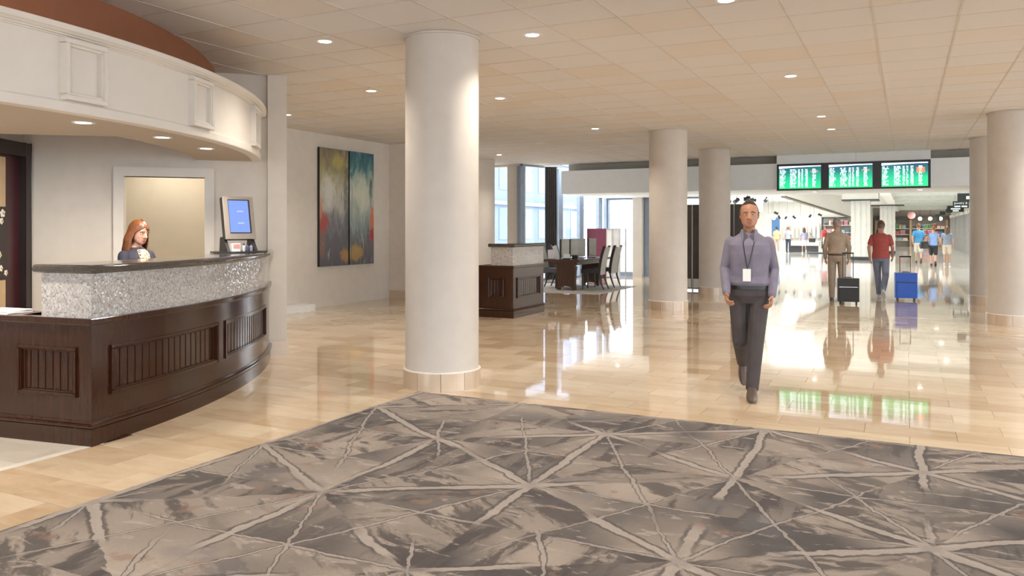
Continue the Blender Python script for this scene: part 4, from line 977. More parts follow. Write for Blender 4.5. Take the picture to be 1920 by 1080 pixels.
for i in range(9):   # pale hanging garments along the wall
    x = -7.35 + i * 0.27
    t = thing('hanging_garment', 'pale garment hanging on the white shop wall', 'garment', (x, 55.8, 0.9), 0, 'garments on the shop wall')
    bm = bmnew(); h = 0.75 + 0.1 * (i % 3); loft(bm, [(0, 0, 0.0, 0.11, 0.05), (0, 0, 0.4 * h, 0.09, 0.05), (0, 0, 0.8 * h, 0.10, 0.05), (0, 0, h, 0.04, 0.03)], 12)
    finish('cloth', bm, M('garment_%d' % (i % 3), ((0.66, 0.62, 0.55), (0.56, 0.60, 0.64), (0.70, 0.66, 0.64))[i % 3], 0.8), t, 0.8)
    bm = bmnew(); tube(bm, [(0, 0, h - 0.01), (0, 0.03, h + 0.09), (0, 0.18, h + 0.10)], 0.008, 6); finish('hanger', bm, STEEL, t)
def spotlight(x, y, z, tilt, rz):
    t = thing('track_spotlight', 'black spotlight hanging on a thin rod from the shop ceiling', 'spotlight', (x, y, z), rz, 'black shop spotlights')
    bm = bmnew(); tube(bm, [(0, 0, 0.08), (0, 0, HZC - z)], 0.010, 6); finish('rod', bm, STEEL, t)
    bm = bmnew(); d = Vector((0, -math.cos(tilt), -math.sin(tilt))); tube(bm, [d * -0.10, d * -0.08, d * 0.08, d * 0.11], [0.03, 0.055, 0.06, 0.07], 12); finish('head', bm, BLACK, t, 0.6)
    bm = bmnew(); tube(bm, [(0, 0, 0.09), (0.0, 0.0, 0.03)], 0.02, 6); finish('bracket', bm, BLACK, t)
for x, y, z in ((-5.2, 26.2, 2.42), (-4.9, 26.2, 2.42), (-4.6, 26.4, 2.50), (-4.66, 26.6, 2.44), (-5.0, 29.8, 2.56), (-4.5, 29.6, 2.56), (-7.3, 42, 2.5), (-6.7, 42, 2.42), (-6.0, 42.5, 2.32), (-8.0, 42, 2.35), (-8.5, 43, 2.3), (-4.9, 48, 2.25), (-4.4, 48, 2.3), (-6.6, 48, 2.2), (-6.2, 48, 2.18), (-5.8, 48.2, 2.18)):
    spotlight(x, y, z, rnd.uniform(0.2, 0.9), rnd.uniform(0, 6.28))
for x, y, z in ((-7.6, 41, 2.3), (-7.0, 41.4, 2.2), (-6.3, 42, 2.15), (-6.4, 44, 2.2), (-8.4, 42, 2.3), (-5.2, 46, 2.1), (-4.6, 47, 2.05), (-8.9, 44, 2.25), (-6.6, 46, 2.1), (-6.0, 47, 2.3)):
    t = thing('globe_pendant', 'small glowing white globe pendant over the shop floor', 'pendant', (x, y, z), 0, 'globe pendants in the shop')
    bm = bmnew(); ball(bm, (0, 0, 0), 0.10, 14, 9); finish('globe', bm, GLOBE_LIT, t, 0)
    bm = bmnew(); tube(bm, [(0, 0, 0.09), (0, 0, HZC - z)], 0.006, 6); finish('cord', bm, BLACK, t)
# bench and far shop
t = thing('dark_bench', 'low dark bench on thin legs in the concourse', 'bench', (-3.6, 38.6, 0))
bm = bmnew(); box(bm, -0.45, 0.45, -0.2, 0.2, 0.36, 0.44); finish('seat', bm, DARK, t, bevel=0.01)
for sx in (-0.4, 0.4):
    for sy in (-0.15, 0.15):
        bm = bmnew(); tube(bm, [(sx, sy, 0), (sx, sy, 0.37)], 0.015, 6); finish('leg', bm, STEEL, t)
bm = bmnew(); box(bm, -2.4, 3.1, 75.3, 75.98, 2.25, 2.55); struct('trim_shop_header', bm, M('header_dark', (0.10, 0.09, 0.09), 0.5))
for x in (-2.4, 0.3, 3.0):
    bm = bmnew(); box(bm, x - 0.08, x + 0.08, 75.3, 75.98, 0, 2.25); struct('trim_shop_post', bm, M('post_tan', (0.45, 0.33, 0.22), 0.6))
for z, nm in ((0.5, 'lowest'), (1.0, 'middle'), (1.5, 'highest')):
    for x0, x1, q in ((-2.3, 0.2, 'pillar side'), (0.4, 2.9, 'side wall end')):
        bm = bmnew(); box(bm, x0, x1, 75.45, 75.98, z, z + 0.04); tag(finish('wall_shelf', bm, WHITE), '%s white shelf of the far gift shop at its %s' % (nm, q), 'shelf', 'gift shop shelves')
for z in (0.54, 1.04, 1.54):
    x = -2.2
    while x < 2.75:
        w = rnd.uniform(0.18, 0.42)
        if not (x < 0.4 and x + w > 0.2): goods(x + w / 2, 75.62, z, w, 0.25, rnd.uniform(0.22, 0.42), rnd.randrange(8), 'on the %s %s shelf of the far gift shop' % ({0.54: 'lowest', 1.04: 'middle', 1.54: 'highest'}[z], 'pillar side' if x < 0.2 else 'wall side'), 'goods in the gift shop')
        x += w + 0.05
for i, x in enumerate((1.0, 1.75, 2.5)):
    t = thing('globe_lamp', 'warm glowing globe lamp in front of the far gift shop', 'lamp', (x, 74.6, 2.35), 0, 'warm globe lamps')
    bm = bmnew(); ball(bm, (0, 0, 0), 0.16, 14, 9); finish('globe', bm, GLOBE_LIT, t, 0)
    bm = bmnew(); tube(bm, [(0, 0, 0.15), (0, 0, HZC - 2.35)], 0.012, 6); finish('rod', bm, BLACK, t)
t = thing('round_shop_sign', 'round pink sign hanging before the far gift shop', 'sign', (0.35, 73.5, 2.62))
bm = bmnew(); tube(bm, [(0, -0.04, 0), (0, 0.04, 0)], 0.30, 24); finish('disc', bm, M('sign_pink', (0.75, 0.40, 0.42), 0.5), t, 0.6)
bm = bmnew(); tube(bm, [(0, 0, 0.29), (0, 0, HZC - 2.62)], 0.012, 6); finish('rod', bm, BLACK, t)
# glass shop fronts along the right wall
for k in range(8):
    y0 = 40 + k * 4.4
    t = thing('glazed_storefront', 'pale glazed storefront along the concourse side wall', 'shop front', (3.28, y0 + 2, 0), 0, 'glazed shop fronts')
    bm = bmnew(); box(bm, -0.03, 0.0, -1.8, 1.8, 0.1, 2.4); finish('glazing', bm, M('shop_glass', (0.62, 0.66, 0.64), 0.08), t)
    for q in (-1.8, -0.6, 0.6, 1.8):
        bm = bmnew(); box(bm, -0.10, -0.01, q - 0.04, q + 0.04, 0, 2.45); finish('mullion', bm, STEEL, t)
    bm = bmnew(); box(bm, -0.12, 0.0, -1.85, 1.85, 2.4, 2.6); finish('fascia', bm, WHITE, t)
# blade signs
SIGN = M('sign_black', (0.02, 0.03, 0.028), 0.4); SIGNW = emit_mat('sign_lettering', (0.9, 1.0, 0.95), 0.9)
def text_mesh(txt, size):
    cu = bpy.data.curves.new('lettering', 'FONT'); cu.body = txt; cu.size = size; cu.align_x = 'CENTER'; cu.align_y = 'CENTER'; cu.extrude = 0.004
    o = bpy.data.objects.new('lettering', cu); COL.objects.link(o); dg = bpy.context.evaluated_depsgraph_get()
    me = bpy.data.meshes.new_from_object(o.evaluated_get(dg)); bpy.data.objects.remove(o); bpy.data.curves.remove(cu); return me
def blade(x, y, z, w, h, lines, lab):
    t = thing('hanging_sign', lab, 'sign', (x, y, z), 0, 'black hanging signs')
    bm = bmnew(); box(bm, -w / 2, w / 2, -0.05, 0.05, -h / 2, h / 2); finish('board', bm, SIGN, t, bevel=0.01, bseg=1)
    for s_ in (-1, 1):
        bm = bmnew(); tube(bm, [(s_ * w * 0.35, 0, h / 2 - 0.01), (s_ * w * 0.35, 0, HZC - z)], 0.012, 6); finish('hanger', bm, STEEL, t)
    for (txt, lz, sz) in lines:
        if isinstance(txt, str): me = text_mesh(txt, sz); o = link('lettering', me, SIGNW, t); o.location = (0, -0.056, lz); o.rotation_euler = (PI / 2, 0, 0)
        else:
            bm = bmnew()
            for a, b in txt: box(bm, a, b, -0.056, -0.05, lz - sz / 2, lz + sz / 2)
            tag(finish('lettering', bm, SIGNW, t), kind='stuff')
blade(2.05, 35.6, 2.72, 0.55, 0.34, [([(0.02, 0.2)], 0.0, 0.12)], 'black hanging sign nearest the concourse entrance column')
blade(2.42, 45.6, 2.72, 0.70, 0.34, [('Jewelry &', 0.07, 0.15), ([(-0.28, -0.02), (0.03, 0.28)], -0.09, 0.07)], 'black hanging sign reading jewelry in white letters')
blade(2.52, 52.5, 2.66, 0.85, 0.36, [([(-0.08, 0.10)], 0.11, 0.06), ([(-0.24, 0.24)], 0.0, 0.07), ([(-0.14, 0.16)], -0.11, 0.07)], 'black hanging sign with three short white lines')
blade(2.50, 60.0, 2.70, 0.36, 0.26, [], 'small blank black hanging sign past the sign with three lines')
blade(2.30, 65.0, 2.62, 0.36, 0.26, [], 'small blank black hanging sign over the far concourse')
blade(2.15, 70.0, 2.35, 0.26, 0.55, [], 'upright black hanging sign by the far gift shop')
# ------------------------------------------------------------------ people
SKIN = M('skin_warm', (0.50, 0.27, 0.18), 0.5, var=0.05); SKIN_L = M('skin_light', (0.50, 0.27, 0.19), 0.5, var=0.05); SKIN_T = M('skin_tan', (0.40, 0.19, 0.11), 0.5, var=0.05)
EYEW = M('eye_white', (0.75, 0.72, 0.70), 0.2); IRIS = M('iris_dark', (0.03, 0.018, 0.012), 0.2); LIPS = M('lips', (0.42, 0.13, 0.12), 0.45)
def remeshed(bm, voxel, smooth_it=3):
    me = bpy.data.meshes.new('tmp'); bmesh.ops.recalc_face_normals(bm, faces=bm.faces); bm.to_mesh(me); bm.free()
    o = bpy.data.objects.new('tmp', me); COL.objects.link(o)
    r = o.modifiers.new('r', 'REMESH'); r.mode = 'VOXEL'; r.voxel_size = voxel; r.use_smooth_shade = True
    s = o.modifiers.new('s', 'SMOOTH'); s.iterations = smooth_it; s.factor = 0.5
    dg = bpy.context.evaluated_depsgraph_get(); dg.update()
    out = bpy.data.meshes.new_from_object(o.evaluated_get(dg)); bpy.data.objects.remove(o); bpy.data.meshes.remove(me)
    out.polygons.foreach_set('use_smooth', [True] * len(out.polygons)); out.materials.clear(); return out
def limb(bm, pts, rad, n=14):
    """tapering tube with a ball at each joint"""
    P = [Vector(p) for p in pts]; Q = []; R_ = []
    for i in range(len(P) - 1):
        for k in range(4):
            f = k / 4; Q.append(P[i].lerp(P[i + 1], f)); R_.append(rad[i] + (rad[i + 1] - rad[i]) * f)
    Q.append(P[-1]); R_.append(rad[-1]); tube(bm, Q, R_, n)
    for p, r in zip(P, rad): ball(bm, p, r * 0.995, 12, 8)
def hand(bm, wrist, d, palm_n, thumb_side, curl, det):
    """palm and five bent fingers; d = pointing direction, palm_n = palm normal, thumb_side = direction of the thumb edge"""
    w = Vector(wrist); d = Vector(d).normalized(); t = Vector(thumb_side); t = (t - d * t.dot(d)).normalized(); pn = d.cross(t).normalized()
    if pn.dot(Vector(palm_n)) < 0: pn = -pn
    rot = Matrix((t, d, pn)).transposed()
    ball(bm, w + d * 0.048, 0.05, 14, 10, (0.78, 1.0, 0.32), rot)
    if not det: ball(bm, w + d * 0.10 + pn * 0.02, 0.035, 10, 8, (0.9, 1.2, 0.45), rot); return
    for k, (off, ln) in enumerate(((0.031, 0.070), (0.0105, 0.078), (-0.0105, 0.072), (-0.031, 0.056))):
        p = w + d * 0.082 + t * off; a = 0.25; pts = [w + d * 0.06 + t * off * 0.9, p]
        for seg in (0.45, 0.32, 0.23):
            a += curl; p = p + (d * math.cos(a) + pn * math.sin(a)) * ln * seg; pts.append(p)
        tube(bm, pts, [0.0088, 0.0088, 0.0082, 0.0076, 0.0062], 8); ball(bm, pts[-1], 0.0062, 8, 6)
    p = w + d * 0.025 + t * 0.030; q = p + (d * 0.6 + t * 0.65 + pn * 0.25).normalized() * 0.034; r = q + (d * 0.85 + t * 0.15 + pn * 0.4).normalized() * 0.028
    tube(bm, [w + d * 0.02 + t * 0.012, p, q, r], [0.013, 0.0125, 0.0105, 0.0085], 8); ball(bm, r, 0.0085, 8, 6)
STAND = dict(la=[(0.168, 0, 1.375), (0.235, 0.02, 1.13), (0.225, -0.05, 0.89)], ra=[(-0.168, 0, 1.375), (-0.235, 0.02, 1.13), (-0.225, -0.05, 0.89)],
             ll=[(0.09, 0, 0.90), (0.10, -0.01, 0.49), (0.10, 0.02, 0.085)], rl=[(-0.09, 0, 0.90), (-0.10, -0.01, 0.49), (-0.10, 0.02, 0.085)])
WALK = dict(STAND, ll=[(0.09, 0, 0.90), (0.085, -0.16, 0.50), (0.08, -0.27, 0.09)], rl=[(-0.09, 0, 0.90), (-0.09, -0.03, 0.50), (-0.09, 0.28, 0.20)],
            la=[(0.168, 0, 1.375), (0.235, 0.08, 1.14), (0.215, 0.06, 0.90)], ra=[(-0.168, 0, 1.375), (-0.235, -0.02, 1.14), (-0.215, -0.16, 0.93)])
TORSO = [(0.83, 0.135, 0.100, 0.0), (0.90, 0.168, 0.120, 0.005), (0.98, 0.165, 0.115, 0.005), (1.07, 0.148, 0.105, 0.0), (1.16, 0.152, 0.108, 0.0), (1.27, 0.170, 0.118, 0.0), (1.35, 0.176, 0.110, 0.0), (1.40, 0.150, 0.092, 0.005), (1.435, 0.105, 0.074, 0.008), (1.465, 0.066, 0.062, 0.010)]
def head_rings(bm, fem=False):
    k = 1.0 if fem else 1.06
    # chin to crown; front is -Y
    loft(bm, [(0, -0.062, 1.513, 0.022 * k, 0.020), (0, -0.052, 1.520, 0.042 * k, 0.040), (0, -0.036, 1.535, 0.055 * k, 0.060), (0, -0.018, 1.560, 0.064 * k, 0.080), (0, -0.008, 1.590, 0.069 * k, 0.091), (0, -0.002, 1.620, 0.072 * k, 0.097),
              (0, 0.002, 1.650, 0.074 * k, 0.099), (0, 0.006, 1.680, 0.072 * k, 0.096), (0, 0.008, 1.705, 0.064 * k, 0.085), (0, 0.010, 1.725, 0.048 * k, 0.064), (0, 0.010, 1.738, 0.026 * k, 0.036)], 28)
    tube(bm, [(0, -0.088, 1.638), (0, -0.103, 1.612), (0, -0.112, 1.592), (0, -0.094, 1.582)], [0.009, 0.012, 0.016, 0.012], 10)        # nose
    for s in (-1, 1):
        ball(bm, (s * 0.012, -0.098, 1.588), 0.010, 8, 6); ball(bm, (s * 0.074 * k, 0.008, 1.612), 0.028, 10, 8, (0.32, 0.62, 1.05))        # nostril wing, ear
        ball(bm, (s * 0.034 * k, -0.062, 1.588), 0.024, 10, 8, (1.0, 0.75, 0.9)); ball(bm, (s * 0.03 * k, -0.082, 1.648), 0.020, 10, 8, (1.3, 0.6, 0.5))   # cheek, brow
    ball(bm, (0, -0.088, 1.561), 0.020, 10, 8, (1.1, 0.5, 0.35)); ball(bm, (0, -0.084, 1.552), 0.019, 10, 8, (1.0, 0.5, 0.35)); ball(bm, (0, -0.070, 1.524), 0.020, 10, 8)
def person(name_label, loc, rotz, top, bottom, hair, skin=SKIN, pose=STAND, scale=1.0, voxel=0.016, det=False, sleeves='short', legs='long', hairstyle='short', shoe=None, fem=False, headrot=(0, 0), group=None, curl=0.35, handdirs=None, belt=None, lean=0.0):
    t = thing('person', name_label, 'person', loc, rotz, group); t.scale = (scale,) * 3
    HM = Matrix.Translation((0, 0, 1.49)) @ Matrix.Rotation(headrot[0], 4, 'Z') @ Matrix.Rotation(headrot[1], 4, 'X') @ Matrix.Translation((0, 0, -1.49))
    w = 0.93 if fem else 1.0
    def torso(bm, grow, z0=0.0, z1=9.0):
        loft(bm, [(0, y, z, rx * w + grow, ry + grow) for z, rx, ry, y in TORSO if z0 <= z <= z1], 28)
    bm = bmnew(); torso(bm, -0.004); tube(bm, [(0, 0.012, 1.42), (0, 0.0, 1.50), (0, -0.008, 1.56)], [0.062, 0.053 * w, 0.05 * w], 16)
    v0 = len(bm.verts); bm.verts.ensure_lookup_table(); head_rings(bm, fem); bm.verts.ensure_lookup_table()
    bmesh.ops.transform(bm, matrix=HM, verts=bm.verts[v0:])
    for k, sgn in (('la', 1), ('ra', -1)):
        A = pose[k]; limb(bm, A, [0.048, 0.038, 0.027]); d = (Vector(A[2]) - Vector(A[1])).normalized()
        hd = (handdirs or {}).get(k, (d, (-sgn, 0.2, 0), (0.0, -1.0, 0.1)))
        hand(bm, A[2], hd[0], hd[1], hd[2], curl, det)
    for k in ('ll', 'rl'):
        L = pose[k]; limb(bm, L, [0.078, 0.046, 0.032]); kn, an = Vector(L[1]), Vector(L[2]); ball(bm, kn.lerp(an, 0.3) + Vector((0, 0.018, 0)), 0.046, 10, 8, (0.85, 0.85, 1.7))
    body = link('body', remeshed(bm, voxel), skin, t)
    # trousers, shorts or skirt
    bm = bmnew(); loft(bm, [(0, y, z, rx * w + 0.012, ry + 0.014) for z, rx, ry, y in TORSO[:3]] + [(0, 0.003, 1.005, 0.162 * w + 0.010, 0.124)], 28)
    if legs == 'skirt':
        loft(bm, [(0, 0, 0.52, 0.19, 0.15), (0, 0, 0.70, 0.185, 0.145), (0, 0, 0.92, 0.175, 0.13)], 24)
    else:
        for k in ('ll', 'rl'):
            hp, kn, an = [Vector(p) for p in pose[k]]
            if legs == 'long': limb(bm, [hp, kn, kn.lerp(an, 0.96)], [0.094, 0.072, 0.057])
            else: limb(bm, [hp, hp.lerp(kn, 0.85)], [0.098, 0.085])
    link({'long': 'trousers', 'shorts': 'shorts', 'skirt': 'skirt'}[legs], remeshed(bm, voxel), bottom, t)
    # shirt
    low = [(0, 0.003, 0.985, 0.162 * w + 0.012, 0.128), (0, 0.003, 1.01, 0.160 * w + 0.026, 0.140)] if belt else [(0, y, z, rx * w + 0.018, ry + 0.020) for z, rx, ry, y in TORSO[1:3]]
    bm = bmnew(); loft(bm, low + [(0, y, z, rx * w + 0.018, ry + 0.020) for z, rx, ry, y in TORSO[3:-2]] + [(0, 0.008, 1.437, 0.110 * w, 0.086), (0, 0.008, 1.462, 0.072 * w, 0.068)], 28)
    for k in ('la', 'ra'):
        sh, el, wr = [Vector(p) for p in pose[k]]
        if sleeves == 'long': limb(bm, [sh, el, el.lerp(wr, 0.95)], [0.056, 0.048, 0.037])
        elif sleeves == 'short': limb(bm, [sh, sh.lerp(el, 0.62)], [0.060, 0.060])
        else: ball(bm, sh + Vector((0, 0, 0.0)), 0.056, 12, 8)
    link('shirt', remeshed(bm, voxel), top, t)
    if belt: 
        bm = bmnew(); loft(bm, [(0, 0.003, z, 0.164 * w + 0.014, 0.133) for z in (0.955, 0.988)], 28); finish('belt', bm, belt, t, 0.5)
    # shoes
    for k in ('ll', 'rl'):
        kn, an = Vector(pose[k][1]), Vector(pose[k][2]); sh_ = (kn - an).normalized(); fwd = (Vector((0, -1, 0)) - sh_ * Vector((0, -1, 0)).dot(sh_)).normalized()
        if an.z < 0.13: fwd = Vector((0, -1, 0)); sh_ = Vector((0, 0, 1))
        bm = bmnew(); b0 = an - sh_ * 0.075
        X = fwd.cross(sh_); Mx = Matrix((X, -fwd, sh_)).transposed().to_4x4(); Mx.translation = b0
        loft(bm, [(0, -0.070, 0.0, 0.046, 0.135), (0, -0.070, 0.022, 0.048, 0.138), (0, -0.055, 0.048, 0.044, 0.115), (0, -0.018, 0.075, 0.040, 0.070), (0, 0.0, 0.105, 0.038, 0.050)], 18)
        bmesh.ops.transform(bm, matrix=Mx, verts=bm.verts); finish('shoe', bm, shoe or BLACK, t, 0.9)
    # hair: cap or long bob, open at the face
    def hair_mesh(zlow_back, zlow_side, thick, wide):
        bm = bmnew(); n = 72; rows = 26; G = []; top_z = 1.752
        for i in range(rows):
            f = i / (rows - 1); row = []
            for k in range(n + 1):
                g = 2 * k / n - 1                                        # -1..1 around the back of the head
                part = 1.722 if hairstyle == 'short' else (1.700 if g < 0 else 1.672)      # hairline, lower on the swept side
                zb_ = zlow_back if abs(g) < 0.55 else zlow_side; z = top_z - (top_z - zb_) * f
                full = (0.44 if hairstyle == 'short' else 0.37) * PI
                open_a = full * max(0.0, min(1.0, (part - z) / (0.03 if hairstyle == 'short' else 0.075))) ** 0.6 if z < part else 0.0
                a = g * (PI - open_a); h = z - 1.625
                if h > 0: q = math.sqrt(max(0.0, 1 - (h / 0.128) ** 2)); rx, ry = (0.079 * w + thick) * q, (0.103 + thick) * q
                else:
                    e = min(1.0, -h / 0.13); rx = 0.079 * w + thick + wide * 0.13 * math.sin(e * PI * 0.62); ry = 0.100 + thick + wide * 0.07 * math.sin(e * PI * 0.6)
                strand = 1.0 + (0.018 * math.sin(k * 1.9 + math.sin(i * 0.4) * 1.3) + 0.012 * math.sin(k * 4.3 + i * 0.25)) * (0.3 if hairstyle == 'short' else 1.0)
                zz = z + (0.012 * math.sin(k * 2.7) if i == rows - 1 and hairstyle != 'short' else 0.0)
                row.append(bm.verts.new((math.sin(a) * rx * strand, 0.008 + math.cos(a) * ry * strand, zz)))
            G.append(row)
        for i in range(rows - 1):
            for k in range(n): bm.faces.new((G[i][k], G[i][k + 1], G[i + 1][k + 1], G[i + 1][k]))
        bmesh.ops.remove_doubles(bm, verts=bm.verts, dist=0.0003)
        bmesh.ops.recalc_face_normals(bm, faces=bm.faces)
        bmesh.ops.solidify(bm, geom=bm.faces[:], thickness=0.012)
        bmesh.ops.transform(bm, matrix=HM, verts=bm.verts); return bm
    zb, zs, th, wd_ = {'short': (1.570, 1.612, 0.007, 0.0), 'bob': (1.415, 1.425, 0.014, 0.22), 'long': (1.34, 1.40, 0.010, 0.15)}[hairstyle]
    hr = finish('hair', hair_mesh(zb, zs, th, wd_), hair, t, 0)
    if det or fem and voxel < 0.01:
        for s in (-1, 1):
            bm = bmnew(); ball(bm, (s * 0.030, -0.083, 1.625), 0.0115, 12, 8, (1.15, 0.75, 0.42 if not fem else 0.34)); bmesh.ops.transform(bm, matrix=HM, verts=bm.verts); e = finish('eye', bm, EYEW, t, 0)
            bm = bmnew(); ball(bm, (s * 0.030, -0.0905, 1.624), 0.0062, 10, 6, (1, 0.5, 0.75 if not fem else 0.6)); bmesh.ops.transform(bm, matrix=HM, verts=bm.verts); finish('iris', bm, IRIS, e, 0)
            bm = bmnew(); tube(bm, [(s * 0.014, -0.100, 1.645), (s * 0.030, -0.099, 1.651), (s * 0.048, -0.088, 1.645)], [0.003, 0.004, 0.002], 6); bmesh.ops.transform(bm, matrix=HM, verts=bm.verts); finish('eyebrow', bm, hair, t, 0)
        bm = bmnew(); tube(bm, [(-0.026, -0.088, 1.560), (-0.012, -0.098, 1.556), (0, -0.100, 1.555), (0.012, -0.098, 1.556), (0.026, -0.088, 1.560)], [0.003, 0.006, 0.0065, 0.006, 0.003], 8); bmesh.ops.transform(bm, matrix=HM, verts=bm.verts); finish('lips', bm, LIPS, t, 0)
    return t, HM
def cloth(name, c, **k): return M(name, c, 0.8, var=0.10, nscale=14.0, bmp=0.15, bscale=300.0, **k)
def hairm(name, c): return M(name, c, 0.4, var=0.35, nscale=40.0)
HD = hairm('hair_dark', (0.035, 0.022, 0.016)); HB = hairm('hair_brown', (0.12, 0.06, 0.03)); HAUB = hairm('hair_auburn', (0.15, 0.05, 0.017)); HGR = hairm('hair_grey', (0.25, 0.22, 0.20))
SHOEB = M('shoe_brown', (0.09, 0.06, 0.045), 0.4); SHOEW = M('shoe_white', (0.6, 0.6, 0.58), 0.6)

# the man walking towards the carpet
mp = dict(STAND, ll=[(0.088, 0, 0.90), (0.060, -0.13, 0.50), (0.030, -0.20, 0.090)], rl=[(-0.088, 0, 0.90), (-0.075, -0.02, 0.49), (-0.065, 0.30, 0.24)],
          la=[(0.160, 0, 1.372), (0.212, 0.07, 1.13), (0.195, -0.08, 0.90)], ra=[(-0.160, 0, 1.372), (-0.212, 0.02, 1.13), (-0.190, -0.16, 0.92)])
man, MH = person('man in lilac grey shirt and dark trousers walking across the marble', (-1.285, 7.46, 0), face_to(0.14, -1.0), cloth('shirt_lilac', (0.185, 0.165, 0.215)), cloth('trousers_charcoal', (0.055, 0.045, 0.045)), HD, SKIN_T, mp, 1.01, 0.0045, True, 'long', 'long', 'short', SHOEB, belt=BLACK, headrot=(0.05, 0.03), curl=0.45)
bm = bmnew(); tube(bm, [(-0.055, -0.060, 1.475), (-0.050, -0.125, 1.38), (-0.025, -0.148, 1.22), (-0.012, -0.142, 1.14)], 0.004, 6); tube(bm, [(0.055, -0.060, 1.475), (0.048, -0.125, 1.38), (0.012, -0.148, 1.22), (-0.012, -0.142, 1.14)], 0.004, 6); finish('lanyard', bm, BLACK, man)
bm = bmnew(); box(bm, -0.050, 0.018, -0.150, -0.144, 1.03, 1.14); finish('badge', bm, WHITE, man)
bm = bmnew()
for s in (-1, 1):
    v = [bm.verts.new(p) for p in ((s * 0.006, -0.098, 1.432), (s * 0.050, -0.060, 1.490), (s * 0.066, -0.020, 1.492), (s * 0.080, -0.040, 1.458), (s * 0.046, -0.116, 1.388))]; bm.faces.new(v)
bmesh.ops.solidify(bm, geom=bm.faces[:], thickness=0.006); finish('collar', bm, bpy.data.materials['shirt_lilac'], man)

# the receptionist behind the counter
rp = dict(STAND, la=[(0.158, 0, 1.375), (0.215, -0.06, 1.14), (0.12, -0.27, 1.05)], ra=[(-0.158, 0, 1.375), (-0.215, -0.06, 1.14), (-0.12, -0.27, 1.05)])
px_, py_ = pol(5.56, math.radians(25.6))
NAVY = cloth('cardigan_navy', (0.020, 0.020, 0.034))
rec, RH = person('woman with auburn hair and dark cardigan working behind the reception counter', (px_, py_, 0), face_to(0.99, 0.10), NAVY, cloth('skirt_black', (0.02, 0.02, 0.022)), HAUB, SKIN_L, rp, 0.915, 0.0045, True, 'short', 'skirt', 'bob', BLACK, True, headrot=(-0.05, 0.24), handdirs={'la': ((-0.2, -0.95, -0.25), (0, 0, -1), (-1, 0, 0.1)), 'ra': ((0.2, -0.95, -0.25), (0, 0, -1), (1, 0, 0.1))})
s = Sh('leopard_blouse'); vn = s.t.nodes.new('ShaderNodeTexVoronoi'); s.put(vn.inputs['Vector'], s.obj()); vn.inputs['Scale'].default_value = 55.0
col = s.ramp(vn.outputs['Distance'], [(0.32, (0.025, 0.015, 0.010)), (0.50, (0.38, 0.26, 0.16)), (0.8, (0.52, 0.43, 0.33))]); BLOUSE = s.bsdf(col, 0.6)
bm = bmnew(); loft(bm, [(0, -0.040, 1.10, 0.085, 0.120), (0, -0.040, 1.24, 0.095, 0.130), (0, -0.034, 1.33, 0.105, 0.122), (0, -0.026, 1.39, 0.098, 0.108), (0, -0.016, 1.425, 0.082, 0.092), (0, -0.010, 1.440, 0.066, 0.078)], 24)
finish('blouse', bm, BLOUSE, rec, 0)
for sg in (-1, 1):
    bm = bmnew(); ball(bm, (sg * 0.080, -0.004, 1.590), 0.009, 10, 6); bmesh.ops.transform(bm, matrix=RH, verts=bm.verts); finish('earring', bm, M('pearl', (0.8, 0.78, 0.74), 0.15), rec, 0)
# traveller in tan with a black case
TANC = cloth('tan_cloth', (0.34, 0.265, 0.195))
rx_ = face_to(0.05, 1.0)
tp = dict(STAND, ra=[(-0.168, 0, 1.375), (-0.245, 0.03, 1.15), (-0.25, 0.06, 0.97)])
def local(px, py, rz, x, y): return (px + x * math.cos(rz) - y * math.sin(rz), py + x * math.sin(rz) + y * math.cos(rz))
person('traveller in plain tan clothes standing beside a black suitcase', (-1.30, 17.85, 0), face_to(-0.08, 1.0), TANC, cloth('tan_trousers', (0.32, 0.25, 0.19)), HGR, SKIN, STAND, 1.0, 0.010, False, 'long', 'long', 'short', SHOEB, belt=M('belt_brown', (0.05, 0.025, 0.015), 0.5))
def suitcase(lab, loc, rz, w, d, h, mat, handle, trim):
    t = thing('suitcase', lab, 'suitcase', loc, rz)
    bm = bmnew(); box(bm, -w / 2, w / 2, -d / 2, d / 2, 0.055, h); finish('body', bm, mat, t, None, bevel=0.03, bseg=3)
    bm = bmnew(); box(bm, -w / 2 + 0.04, w / 2 - 0.04, -d / 2 - 0.025, -d / 2 + 0.005, 0.10, h * 0.62); finish('pocket', bm, mat, t, None, bevel=0.012)
    bm = bmnew(); box(bm, -w / 2 + 0.03, w / 2 - 0.03, -d / 2 - 0.012, -d / 2 + 0.005, h * 0.66, h * 0.68); finish('zip_line', bm, trim, t)
    for sx in (-1, 1):
        for sy in (-1, 1):
            bm = bmnew(); tube(bm, [(sx * (w / 2 - 0.05) - 0.014, sy * (d / 2 - 0.04), 0.028), (sx * (w / 2 - 0.05) + 0.014, sy * (d / 2 - 0.04), 0.028)], 0.028, 14); finish('wheel', bm, BLACK, t, 0.6)
        bm = bmnew(); tube(bm, [(sx * w * 0.24, d / 2 - 0.03, h - 0.02), (sx * w * 0.24, d / 2 - 0.03, handle)], 0.008, 8); finish('handle_rod', bm, DARK, t)
    bm = bmnew(); tube(bm, [(-w * 0.27, d / 2 - 0.03, handle), (w * 0.27, d / 2 - 0.03, handle)], 0.015, 10); finish('grip', bm, BLACK, t)
    bm = bmnew(); tube(bm, [(-0.07, 0, h - 0.005), (-0.06, 0, h + 0.02), (0.06, 0, h + 0.02), (0.07, 0, h - 0.005)], 0.009, 8); finish('carry_handle', bm, BLACK, t)
suitcase('black upright suitcase with raised handle beside the tan traveller', (-1.05, 17.28, 0), 0.12, 0.40, 0.20, 0.52, M('case_black', (0.022, 0.022, 0.024), 0.55), 1.02, STEEL)
